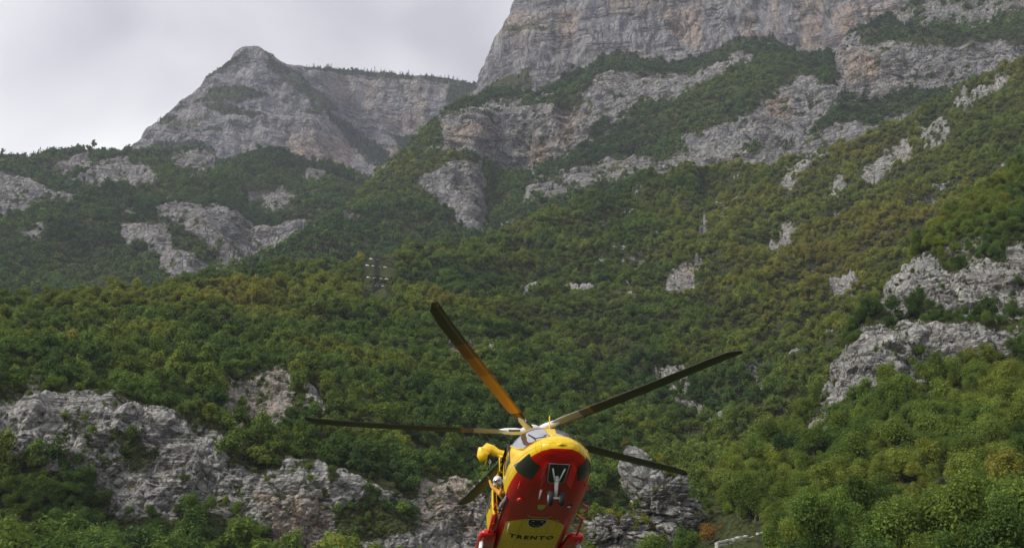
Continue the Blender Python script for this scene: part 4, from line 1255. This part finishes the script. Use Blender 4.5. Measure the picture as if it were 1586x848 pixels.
bay = [(-.26, -4.08), (.26, -4.08), (.22, -3.45), (.14, -3.34), (-.14, -3.34), (-.22, -3.45)]
b_ = belly_sheet('nose_gear_bay', bay, M_DARK, HEL, 0.012)
tube_obj('bay_rim', [(x, y, belly_z(x, y) - .02) for x, y in bay], .016, M_GREY, b_, 6, True)
for s in (-1, 1):
    V = [(s * .31, -4.12, belly_z(.31, -4.12) - .02), (s * .27, -3.42, belly_z(.27, -3.42) - .02), (s * .40, -3.42, belly_z(.27, -3.42) - .20), (s * .44, -4.05, belly_z(.31, -4.12) - .16)]
    V += [(x + s * .015, y, z) for x, y, z in V]
    link('bay_door', mesh('bay_door', V, [(0, 1, 2, 3), (7, 6, 5, 4), (0, 4, 5, 1), (1, 5, 6, 2), (2, 6, 7, 3), (3, 7, 4, 0)]), M_RED, HEL)
g = tube_obj('nose_gear', [(0, -3.62, .12), (0, -3.50, -.10), (0, -3.34, -.34)], [.06, .055, .04], M_WHT, HEL)
tube_obj('drag_brace', [(-.16, -3.95, .16), (-.03, -3.5, -.06)], .022, M_WHT, g, 6)
tube_obj('drag_brace', [(.16, -3.95, .16), (.03, -3.5, -.06)], .022, M_WHT, g, 6)
tube_obj('torque_link', [(0, -3.42, -.12), (0, -3.22, -.22), (0, -3.28, -.34)], .028, M_WHT, g, 6)
tube_obj('axle', [(-.16, -3.33, -.38), (.16, -3.33, -.38)], .03, M_WHT, g, 8)
for s in (-1, 1): wheel(g, (s * .15, -3.33, -.38), .20, .11)
ellip('taxi_light', (0.0, -3.56, -.0), (.06, .05, .06), M_LIME, g)

# rescue hoist over the right-hand door
h_ = tube_obj('rescue_hoist', [(-.62, -.80, 1.98), (-.95, -.80, 2.02), (-1.16, -.80, 2.08), (-1.32, -.80, 2.17), (-1.45, -.80, 2.19), (-1.56, -.80, 2.10), (-1.60, -.80, 1.96), (-1.57, -.80, 1.84), (-1.50, -.80, 1.78)],
     [.15, .125, .115, .15, .19, .20, .17, .13, .07], M_YEL, HEL, 16)
ellip('cable_drum', (-1.40, -.82, 1.96), (.07, .08, .09), M_DARK, h_)
tube_obj('hoist_cable', [(-1.40, -.82, 1.92), (-1.40, -.82, 1.60)], .008, M_GREY, h_, 5)
tube_obj('hoist_hook', [(-1.40, -.82, 1.84), (-1.36, -.82, 1.80), (-1.37, -.82, 1.74), (-1.42, -.82, 1.75), (-1.43, -.82, 1.79)], .016, M_WHT, h_, 6)
tube_obj('hoist_brace', [(-.80, -1.05, 1.86), (-1.05, -.9, 1.92), (-1.18, -.82, 2.0)], .03, M_YEL, h_, 6)
tube_obj('hoist_brace', [(-1.12, -.55, 1.55), (-1.02, -.75, 1.85), (-1.14, -.80, 2.0)], .026, M_YEL, h_, 6)
tube_obj('grab_handle', [(-1.15, -1.78, 1.0), (-1.24, -1.78, 1.05), (-1.24, -1.78, 1.45), (-1.15, -1.78, 1.5)], .02, M_YEL, HEL, 6)

# aerials, lights, pitots
tube_obj('whip_antenna', [(.24, -1.45, 1.98), (.28, -1.57, 2.95)], [.028, .016], M_YEL, HEL, 6)
ellip('anti_collision_light', (-.74, -2.14, belly_z(-.74, -2.14) - .02), (.10, .12, .07), M_RED, HEL)
ellip('landing_light', (.63, -1.91, belly_z(.63, -1.91) - .0), (.10, .11, .03), M_BLK, HEL)
ellip('lamp_lens', (.63, -1.91, belly_z(.63, -1.91) - .025), (.055, .06, .02), M_WHT, HEL)
tube_obj('blade_antenna', [(-.30, -2.95, .02), (-.34, -2.72, -.16)], [.035, .012], M_WHT, HEL, 5)
tube_obj('blade_antenna', [(-.82, -.50, .06), (-.85, -.12, -.08)], [.025, .01], M_WHT, HEL, 5)
for s in (-1, 1):
    tube_obj('pitot_tube', [(s * .86, -2.95, belly_z(.86, -2.95) + .02), (s * .93, -3.0, .0), (s * .93, -3.25, .0)], .016, M_RED, HEL, 6)
    tube_obj('nose_probe', [(s * .40, -4.30, .86), (s * .44, -4.42, .84), (s * .38, -4.52, .82)], .012, M_DARK, HEL, 5)

# prints on the belly
def text_mesh(body, size, name):
    cu = bpy.data.curves.new(name, 'FONT')
    cu.body = body
    cu.size = size
    cu.align_x = 'CENTER'
    cu.space_character = 1.35
    cu.offset = 0.012
    cu.resolution_u = 3
    o = bpy.data.objects.new(name, cu)
    COL.objects.link(o)
    bpy.context.view_layer.update()
    me = bpy.data.meshes.new_from_object(o.evaluated_get(bpy.context.evaluated_depsgraph_get()))
    bpy.data.objects.remove(o)
    bpy.data.curves.remove(cu)
    return me

me = text_mesh('TRENTO', 0.27, 'belly_lettering')
for v in me.vertices:
    x, y = v.co.x * 1.0 - .06, .42 - v.co.y * 1.3
    v.co = (x, y, belly_z(x, y) - .007)
me.name = 'belly_lettering'
link('belly_lettering', me, M_BLK, HEL)['label'] = 'black TRENTO lettering on the yellow belly panel'

def shield(w, h, cx, cy, k=1.0, n=10):
    """(x, y) outline, top edge towards the nose."""
    pts = [(cx - w / 2, cy), (cx + w / 2, cy)]
    for i in range(1, n):
        a = math.pi * i / n
        pts.append((cx + math.cos(a) * w / 2, cy + (h * .25) + math.sin(a) * h * .75))
    pts.insert(2, (cx + w / 2, cy + h * .25)); pts.append((cx - w / 2, cy + h * .25))
    return pts
cr = belly_sheet('crest', shield(.56, .62, -.08, -1.04), M_WHT, HEL, .008)
cr['label'] = 'black eagle crest with a white rim on the red belly'
belly_sheet('crest_field', shield(.49, .54, -.08, -1.005), M_BLK, cr, .012)
for (cx, cy, w, hh) in ((-.20, -.90, .10, .06), (.05, -.90, .10, .06), (-.16, -.64, .08, .05), (.00, -.62, .07, .05), (-.26, -.76, .05, .04), (.12, -.74, .05, .05), (-.07, -.56, .05, .04)):
    belly_sheet('feather', [(cx - w / 2, cy), (cx, cy - hh / 2), (cx + w / 2, cy), (cx, cy + hh / 2)], M_WHT, cr, .016)
bn = belly_sheet('ribbon', [(-.42, -1.33), (-.30, -1.22), (.14, -1.22), (.26, -1.33), (.28, -1.29), (.16, -1.14), (-.32, -1.14), (-.44, -1.29)], M_GOLD, HEL, .008)
s2 = belly_sheet('small_shield', shield(.22, .36, -.13, -2.05), M_LIME, HEL, .008)
belly_sheet('warning_plate', [(-.10, -2.72), (.0, -2.72), (.0, -2.52), (-.10, -2.52)], M_GOLD, HEL, .008)
belly_sheet('warning_strip', [(-.16, -2.86), (.30, -2.86), (.30, -2.80), (-.16, -2.80)], M_GOLD, HEL, .008)
belly_sheet('inspection_panel', [(.42, -1.0), (.52, -1.0), (.52, -.84), (.42, -.84)], M_GOLD, HEL, .008)

# tail
tf = loft('tail_fin', [(7.7, 0, .05, 1.85, .12, 2), (8.0, 0, .09, 2.1, .35, 2.2), (8.6, 0, .10, 2.5, .75, 2.4), (9.1, 0, .08, 2.95, .75, 2.4), (9.45, 0, .03, 3.2, .5, 2)], M_YEL, HEL)
V, F = [], []
for s in (-1, 1):
    tube_obj('tailplane', [(s * .15, 7.6, 1.65), (s * 1.3, 7.75, 1.68)], [.07, .05], M_YEL, HEL, 8)
    b0 = Vector((s * .15, 7.35, 1.66)); 
    V = [(s * .15, 7.3, 1.66), (s * 1.75, 7.55, 1.68), (s * 1.75, 8.05, 1.66), (s * .15, 8.15, 1.64)]
    V = [(x, y, z + .03) for x, y, z in V] + [(x, y, z - .03) for x, y, z in V]
    link('stabilizer', mesh('stabilizer', V, [(0, 1, 2, 3), (7, 6, 5, 4), (0, 4, 5, 1), (1, 5, 6, 2), (2, 6, 7, 3), (3, 7, 4, 0)]), M_RED, HEL)
tr = lathe('tail_rotor_hub', [(0, .08), (.5, .12), (1, .05)], (-.12, 9.05, 3.0), (-.34, 9.05, 3.0), M_GREY, HEL)
for k in range(4):
    a = R_(20 + 90 * k)
    d = Vector((0, math.cos(a), math.sin(a))); e = Vector((0, -math.sin(a), math.cos(a)))
    c = Vector((-.30, 9.05, 3.0))
    V = [c + d * q + e * w + Vector((x, 0, 0)) for x in (-.012, .012) for q, w in ((.1, -.06), (.1, .06), (1.3, .1), (1.3, -.1))]
    link('tail_rotor_blade', mesh('tail_rotor_blade', V, [(0, 1, 2, 3), (7, 6, 5, 4), (0, 4, 5, 1), (1, 5, 6, 2), (2, 6, 7, 3), (3, 7, 4, 0)]), M_DARK, tr)

# ------------------------------------------------------------------ crew in the doorway
def skin_body(name, joints, edges, mat, root=0, sub=2):
    bm = bmesh.new()
    lay = bm.verts.layers.skin.verify()
    vs = []
    for (p, r_) in joints:
        v = bm.verts.new(p); v[lay].radius = (r_, r_) if not isinstance(r_, tuple) else r_
        vs.append(v)
    vs[root][lay].use_root = True
    for a, b in edges: bm.edges.new((vs[a], vs[b]))
    me = bpy.data.meshes.new(name); bm.to_mesh(me); bm.free()
    o = bpy.data.objects.new(name, me); COL.objects.link(o)
    md = o.modifiers.new('skin', 'SKIN'); md.use_smooth_shade = True
    ms = o.modifiers.new('sub', 'SUBSURF'); ms.levels = sub; ms.render_levels = sub
    bpy.context.view_layer.update()
    m2 = bpy.data.meshes.new_from_object(o.evaluated_get(bpy.context.evaluated_depsgraph_get()))
    bpy.data.objects.remove(o)
    m2.name = name
    m2.materials.clear(); m2.materials.append(mat)
    m2.polygons.foreach_set('use_smooth', [True] * len(m2.polygons))
    return m2

M_SUIT = plain('orange_flight_suit', (0.72, 0.34, 0.04), 0.8, var=0.2, scale=6)
M_SUIT2 = plain('grey_flight_suit', (0.20, 0.19, 0.19), 0.85, var=0.2, scale=6)
M_SKIN = plain('skin', (0.45, 0.27, 0.19), 0.6, var=0.08)
M_GLOVE = plain('leather_glove', (0.05, 0.04, 0.035), 0.7)

def crew(label, J, suit, face):
    """J: named joints in helicopter space; the figure is a thing of its own carried in the doorway."""
    e = empty('person')
    e.rotation_mode = 'YXZ'
    e.matrix_basis = HM
    tag(e, label, 'person')
    names = ['pelvis', 'waist', 'chest', 'neck', 'head0', 'l_sh', 'l_el', 'l_wr', 'r_sh', 'r_el', 'r_wr', 'l_hip', 'l_kn', 'l_an', 'l_toe', 'r_hip', 'r_kn', 'r_an', 'r_toe']
    rad = dict(pelvis=.145, waist=.135, chest=.155, neck=.06, head0=.085, l_sh=.075, l_el=.052, l_wr=.038, r_sh=.075, r_el=.052, r_wr=.038, l_hip=.10, l_kn=.07, l_an=.05, l_toe=.04, r_hip=.10, r_kn=.07, r_an=.05, r_toe=.04)
    ix = {n: i for i, n in enumerate(names)}
    ed = [('pelvis', 'waist'), ('waist', 'chest'), ('chest', 'neck'), ('neck', 'head0'), ('chest', 'l_sh'), ('l_sh', 'l_el'), ('l_el', 'l_wr'), ('chest', 'r_sh'), ('r_sh', 'r_el'), ('r_el', 'r_wr'),
          ('pelvis', 'l_hip'), ('l_hip', 'l_kn'), ('l_kn', 'l_an'), ('l_an', 'l_toe'), ('pelvis', 'r_hip'), ('r_hip', 'r_kn'), ('r_kn', 'r_an'), ('r_an', 'r_toe')]
    link('body', skin_body('body', [(J[n], rad[n]) for n in names], [(ix[a], ix[b]) for a, b in ed], suit), None, e)
    fd = Vector(face).normalized()
    up = (Vector(J['head']) - Vector(J['neck'])).normalized()
    sd_ = fd.cross(up).normalized(); up = sd_.cross(fd).normalized()
    C = Vector(J['head'])
    M = Matrix((sd_, fd, up)).transposed()
    def head_fn(p, d):
        # jaw narrows, nose and brow stand out
        q = Vector(p)
        if d.z < -.1: q.x *= 1 - .35 * (-d.z); q.y *= 1 - .1 * (-d.z)
        if d.y > .85 and -.35 < d.z < .15: q.y += .022 * max(0, 1 - abs(d.x) * 6)
        if d.y > .7 and .15 < d.z < .3: q.y += .006
        return M @ q
    hd_ = ellip('head', C, (.078, .098, .12), M_SKIN, e, 24, 18, head_fn)
    for s in (-1, 1):
        ellip('eye', C + M @ Vector((s * .032, .088, .01)), (.012, .008, .008), M_BLK, hd_, 8, 6)
        ellip('ear', C + M @ Vector((s * .082, .0, -.005)), (.012, .022, .034), M_SKIN, hd_, 8, 6)
    ellip('mouth', C + M @ Vector((0, .088, -.06)), (.024, .006, .006), M_GLOVE, hd_, 8, 6)
    def helm_fn(p, d):
        q = Vector(p)
        if d.y > .35 and d.z < .25: q = q * (1 - .34 * min(1, (d.y - .35) * 2.5) * min(1, (.25 - d.z) * 3))
        if d.z < -.55: q = q * (0.55 / -d.z) ** .8
        return M @ q
    hm = ellip('helmet', C + up * .02, (.145, .165, .165), M_WHT, e, 28, 20, helm_fn)
    ellip('visor', C + M @ Vector((0, .075, .045)), (.105, .085, .055), M_GLASS, hm, 16, 10, lambda p, d: M @ p)
    for s in (-1, 1): ellip('ear_cup', C + M @ Vector((s * .135, -.01, -.02)), (.028, .05, .06), M_WHT, hm, 12, 8, lambda p, d: M @ p)
    # gloved hands, each with four fingers and a thumb, closed on what they hold
    for w_, el in (('l_wr', 'l_el'), ('r_wr', 'r_el')):
        W = Vector(J[w_]); d = (W - Vector(J[el])).normalized()
        u = d.orthogonal().normalized(); n_ = d.cross(u)
        jo = [(W - d * .02, .030), (W + d * .045, .034), (W + d * .085, .034)]
        ee = [(0, 1), (1, 2)]
        for q in range(4):
            b = len(jo)
            o_ = u * (-.030 + .020 * q)
            ln = (.9, 1.05, 1.0, .8)[q]
            jo += [(W + d * .095 + o_, .011), (W + d * (.095 + .032 * ln) + o_ + n_ * .012, .010), (W + d * (.10 + .034 * ln) + o_ + n_ * .040, .009), (W + d * .088 + o_ + n_ * .055, .008)]
            ee += [(2, b), (b, b + 1), (b + 1, b + 2), (b + 2, b + 3)]
        b = len(jo)
        jo += [(W + d * .03 + u * .045, .013), (W + d * .062 + u * .062 + n_ * .015, .011), (W + d * .085 + u * .05 + n_ * .035, .009)]
        ee += [(1, b), (b, b + 1), (b + 1, b + 2)]
        link('glove', skin_body('glove', jo, ee, M_GLOVE, 0, 1), None, e)
    return e

crew('crew member in white helmet and orange suit leaning out beneath the yellow hoist', dict(
    pelvis=(-.80, -.72, .50), waist=(-.90, -.86, .60), chest=(-1.02, -1.04, .70), neck=(-1.13, -1.20, .82), head0=(-1.17, -1.25, .88), head=(-1.22, -1.30, .94),
    l_sh=(-1.08, -1.22, .62), l_el=(-1.20, -1.45, .50), l_wr=(-1.17, -1.62, .62), r_sh=(-1.14, -.94, .78), r_el=(-1.34, -.86, .98), r_wr=(-1.41, -.83, 1.22),
    l_hip=(-.72, -.80, .46), l_kn=(-.45, -1.02, .41), l_an=(-.10, -.82, .39), l_toe=(-.02, -.70, .37), r_hip=(-.74, -.58, .47), r_kn=(-.44, -.40, .41), r_an=(-.12, -.36, .39), r_toe=(0.0, -.34, .37)),
    M_SUIT, (-.5, -.75, -.35))
crew('crew member in white helmet and grey suit sitting just inside the open door', dict(
    pelvis=(-.58, -1.50, .47), waist=(-.64, -1.52, .60), chest=(-.74, -1.55, .78), neck=(-.86, -1.60, .93), head0=(-.90, -1.62, .99), head=(-.93, -1.64, 1.05),
    l_sh=(-.72, -1.74, .82), l_el=(-.82, -1.80, .62), l_wr=(-.98, -1.72, .52), r_sh=(-.78, -1.37, .82), r_el=(-.92, -1.28, .64), r_wr=(-1.02, -1.36, .50),
    l_hip=(-.62, -1.60, .44), l_kn=(-.98, -1.62, .42), l_an=(-1.20, -1.55, .14), l_toe=(-1.24, -1.62, .05), r_hip=(-.62, -1.40, .44), r_kn=(-.98, -1.42, .42), r_an=(-1.20, -1.42, .14), r_toe=(-1.24, -1.48, .05)),
    M_SUIT2, (-.7, -.7, -.2))

# ------------------------------------------------------------------ pylon on the spur
def surface_at(sheet, px, py):
    S_ = SHEETS[sheet]
    n = S_['nvis']
    d = np.hypot(S_['px'][:n] - px, S_['py'][:n] - py)
    i, j = np.unravel_index(np.argmin(d), d.shape)
    return Vector(S_['P'][i, j])

M_STEEL = plain('galvanised_steel', (0.035, 0.038, 0.038), 0.7, 0.1)
M_INS = plain('white_insulator', (0.92, 0.92, 0.91), 0.25, coat=0.5)
pb = Vector(at(582, 449, 546.0))
R_py = math.hypot(pb.x, pb.y)
mpp = R_py / FPX / math.cos(PITCH) * 1.0            # metres per photo pixel there
pyl = empty('power_pylon', tuple(pb))
pyl.rotation_euler = (0, 0, R_(18))
tag(pyl, 'dark lattice power pylon with pale insulator strings on the spur crest', 'pylon')
PZ = 58 * mpp
def lattice(name, lo, hi, z0, z1, steps, rr):
    V, F = [], []
    for sx in (-1, 1):
        for sy in (-1, 1):
            tube(V, F, [(sx * lo, sy * lo, z0), (sx * hi, sy * hi, z1)], [rr, rr * .8], 4)
    for k in range(steps):
        f0, f1 = k / steps, (k + 1) / steps
        w0, w1 = lo + (hi - lo) * f0, lo + (hi - lo) * f1
        a, b = z0 + (z1 - z0) * f0, z0 + (z1 - z0) * f1
        for s in (-1, 1):
            tube(V, F, [(-w0, s * w0, a), (w1, s * w1, b)], [rr * .55] * 2, 4)
            tube(V, F, [(w0, s * w0, a), (-w1, s * w1, b)], [rr * .55] * 2, 4)
            tube(V, F, [(s * w0, -w0, a), (s * w1, w1, b)], [rr * .55] * 2, 4)
            tube(V, F, [(s * w0, w0, a), (s * w1, -w1, b)], [rr * .55] * 2, 4)
    return link(name, mesh(name, V, F), M_STEEL, pyl)
lattice('mast', 2.1, 0.8, -14, PZ, 16, .30)
# two circuits: arms at four heights, pairs of strings hang out from each
for (zpix, xs) in ((50, (-9, 0.5)), (39, (-14.5, -5, 3.5, 13)), (20, (-12, -2, 7, 16)), (8, (2, 11))):
    z = zpix * mpp
    half = (max(abs(x) for x in xs) + 4) * mpp
    V, F = [], []
    for s in (-1, 1):
        tube(V, F, [(0, s * .6, z), (half, 0, z + .25)], [.11, .07], 4)
        tube(V, F, [(0, s * .6, z), (-half, 0, z + .25)], [.11, .07], 4)
        tube(V, F, [(0, 0, z + 1.8), (s * half, 0, z + .25)], [.09, .06], 4)
    arm = link('crossarm', mesh('crossarm', V, F), M_STEEL, pyl)
    for x in xs:
        c = x * mpp
        V, F = [], []
        L = 3.0 * mpp
        tube(V, F, [(c - L, -.2, z - .5), (c - L * .5, -.1, z - .3), (c, 0, z - .2), (c + L * .5, .1, z - .25), (c + L, .2, z - .4)], [.26, .40, .42, .40, .26], 8)
        link('insulator_string', mesh('insulator_string', V, F, True), M_INS, arm)

# ------------------------------------------------------------------ free-standing crags on the right of the helicopter
def crag(name, label, centre, lobes, seed, mat):
    bm = bmesh.new()
    bmesh.ops.create_icosphere(bm, subdivisions=6, radius=1.0)
    D = np.array([v.co[:] for v in bm.verts]); D /= np.linalg.norm(D, axis=1)[:, None]
    Fc = np.array([[v.index for v in f.verts] for f in bm.faces])
    bm.free()
    best = np.zeros(len(D))
    for (o, r_) in lobes:
        o, r_ = np.array(o, float), np.array(r_, float)
        A = ((D / r_) ** 2).sum(1); B = (D * (-o) / r_ ** 2).sum(1); C_ = ((o / r_) ** 2).sum() - 1
        disc_ = B * B - A * C_
        t_ = np.where(disc_ > 0, (-B + np.sqrt(np.maximum(disc_, 0))) / A, 0)
        best = np.maximum(best, t_)
    P = D * best[:, None]
    q = P + seed * 31.0
    dsp = 1.5 * fbm(q / 3.2, 4, seed, 0.6, sharp=2.5) + 0.9 * fbm(q * np.array([1, 1, .3]) / 1.6, 3, seed + 3, .6, sharp=1.5) + .35 * vnoise(np.stack([q[:, 0] * .2, q[:, 1] * .2, (q[:, 2] + .4 * q[:, 0]) / .7], 1), seed + 9, 2.0)
    P = P + D * (0.45 * dsp)[:, None]
    for cs, ca in ((4.2, 0.45), (1.5, 0.30)):
        f1, f2, cr = worley((q + 0.5 * np.stack([fbm(q / 3, 3, seed + 70 + k) for k in range(3)], 1)) * np.array([1, 1, 1.5]) / cs, seed + 60)
        P = P + D * (ca * cs * ((cr - .5) * 1.1 - .8 * np.exp(-((f2 - f1) / .13) ** 2)))[:, None]
    W = P + np.array(centre)
    me = fast_mesh(name, P, Fc)
    up = np.clip((P[:, 2] - np.percentile(P[:, 2], 35)) / 6, 0, 1)
    vg = np.clip(0.30 * fbm(q / 2.5, 3, seed + 5) + 0.12, 0, 0.5)
    a = me.attributes.new('veg', 'FLOAT', 'POINT'); a.data.foreach_set('value', vg.astype(np.float32))
    a = me.attributes.new('ochre', 'FLOAT', 'POINT'); a.data.foreach_set('value', (np.clip(fbm(q / 5, 2, seed + 6) - .1, 0, 1) * .8).astype(np.float32))
    o = link(name, me, mat)
    o.location = tuple(centre)
    tag(o, label, 'rock')
    return o, W

c1 = at(1014, 790, 186.0)
_, W1 = crag('rock_crag', 'tall grey limestone crag standing among bushes right of the helicopter', c1,
     [((-2.8, 0, 6.6), (3.2, 3.6, 4.6)), ((0.5, 0, 2.0), (5.4, 4.2, 5.6)), ((3.0, 0, -1.0), (5.4, 4.2, 3.8)), ((0, 0, -5), (5, 5, 5)), ((6.0, 1, -.5), (3.0, 3.0, 2.6))], 3, ROCK_NEAR)
c2 = at(956, 826, 180.0)
_, W2 = crag('rock_crag', 'low slabby grey crag at the base of the tall crag', c2,
     [((0, 0, 0), (5.4, 4.0, 4.0)), ((-2.6, 0, 1.6), (3.2, 3.2, 2.6)), ((3.2, 0, -1.8), (4.2, 3.6, 3.0)), ((0, 0, -5), (5, 5, 4))], 8, ROCK_NEAR)

# bushes round the crags, single trees that stand out
def solo(px, py, r, s, tint, label, k):
    Q = at(px, py, r)
    return place_tree(Q, s, tint, label, None, k)
solo(1098, 852, 172, 2.0, 0.92, 'orange autumn tree between the crags and the pale stone wall', 1)
solo(1126, 842, 180, 1.7, 0.90, 'small russet tree beside the orange autumn tree', 2)
solo(1568, 800, 128, 3.0, 0.72, 'bright yellow-green tree standing out on the right slope', 3)
solo(1238, 716, 205, 3.6, 0.02, 'dark round tree below the lowest pale rock on the right slope', 0)
solo(1212, 722, 206, 2.6, 0.06, 'smaller dark tree touching the dark round tree', 4)
solo(1058, 880, 165, 1.6, 0.55, 'olive green bush tree at the foot of the tall crag', 0)
solo(985, 880, 165, 1.2, 0.50, 'small olive bush between the two grey crags', 1)
bq, bs, bt = [], [], []
rr_ = np.random.default_rng(99)
for W, cc in ((W1, c1), (W2, c2)):
    sel = rr_.choice(len(W), 260, replace=False)
    for k in sel:
        w = W[k]
        hgt = w[2] - cc[2]
        front = w[1] < cc[1] - 1.5
        if front and rr_.random() < 0.9: continue
        if w[2] < 1: continue
        bq.append(w - np.array([0, 0, .3])); bs.append(rr_.uniform(.35, .8) * (1.0 if front else 1.5)); bt.append(rr_.uniform(.35, .8))
scatter_obj('scrub', 'low scrub growing on and behind the two grey crags', P_MID, np.array(bq), np.array([[s] * 3 for s in bs]), np.array(bt), 7)

# ------------------------------------------------------------------ pale dry-stone wall and a leaning bare trunk
M_STONE = plain('pale_stone', (0.44, 0.43, 0.38), 0.9, var=0.35, scale=1.5)
wa, wb = Vector(at(1098, 853, 150.0)), Vector(at(1182, 834, 160.0))
wall = empty('stone_wall', tuple(wa))
tag(wall, 'pale dry-stone wall in two steps at the edge of the wood', 'wall')
dirv = (wb - wa); LW = dirv.length; dirv.normalize()
side = Vector((dirv.y, -dirv.x, 0)).normalized()
r5 = random.Random(4)
def stone_mesh(seed):
    r = random.Random(seed)
    bm = bmesh.new()
    bmesh.ops.create_cube(bm, size=1.0)
    bmesh.ops.bevel(bm, geom=bm.edges[:], offset=.12, segments=1, affect='EDGES')
    for v in bm.verts: v.co += Vector((r.uniform(-.07, .07), r.uniform(-.07, .07), r.uniform(-.07, .07)))
    me = bpy.data.meshes.new('stone'); bm.to_mesh(me); bm.free()
    me.materials.append(M_STONE)
    return me
SM = [stone_mesh(k) for k in range(5)]
for tier in range(2):
    for course in range(2):
        x = r5.uniform(0, .3) + tier * .5
        while x < LW * (1.0 if tier else .82):
            w_ = r5.uniform(.45, .95)
            if r5.random() > .2:
                o = link('stone', SM[r5.randrange(5)], None, wall)
                p = dirv * (x + w_ / 2) + Vector((0, 0, tier * 1.0 + course * .42 - .5)) - side * (-.7 * tier)
                o.location = p
                o.scale = (w_, r5.uniform(.5, .8), r5.uniform(.30, .52))
                o.rotation_euler = (r5.uniform(-.15, .15), -math.asin(dirv.z) + r5.uniform(-.15, .15), math.atan2(dirv.y, dirv.x) + r5.uniform(-.1, .1))
            x += w_ + .03
ta, tb = Vector(at(1180, 840, 150.0)), Vector(at(1226, 806, 152.0))
V, F = [], []
tube(V, F, [Vector((0, 0, 0)), (tb - ta) * .5 + Vector((0, 0, .05)), tb - ta], [.13, .10, .06], 7)
tube(V, F, [(tb - ta) * .6, (tb - ta) * .8 + Vector((.2, 0, .5))], [.05, .02], 5)
o = link('bare_trunk', mesh('bare_trunk', V, F, True), plain('weathered_wood', (0.16, 0.16, 0.13), .9, var=.3))
o.location = ta
tag(o, 'thin bare trunk leaning over the slope beyond the stone wall', 'dead tree')

# ------------------------------------------------------------------ haze in the valley air
hx, hy0, hy1, hz0, hz1 = 7050, -7050, 7050, -3, 1420
hz = link('haze', mesh('haze', [(x, y, z) for x in (-hx, hx) for y in (hy0, hy1) for z in (hz0, hz1)],
     [(0, 1, 3, 2), (4, 6, 7, 5), (0, 4, 5, 1), (2, 3, 7, 6), (0, 2, 6, 4), (1, 5, 7, 3)]))
mh = bpy.data.materials.new('valley_haze')
mh.use_nodes = True
th_ = mh.node_tree
th_.nodes.clear()
oh = th_.nodes.new('ShaderNodeOutputMaterial')
pv = th_.nodes.new('ShaderNodeVolumePrincipled')
pv.inputs['Color'].default_value = (0.80, 0.86, 1.0, 1)
pv.inputs['Density'].default_value = 0.000085
pv.inputs['Anisotropy'].default_value = 0.1
th_.links.new(pv.outputs[0], oh.inputs['Volume'])
hz.data.materials.append(mh)
tag(hz, 'thin blue haze filling the valley air', 'haze', kind='stuff')
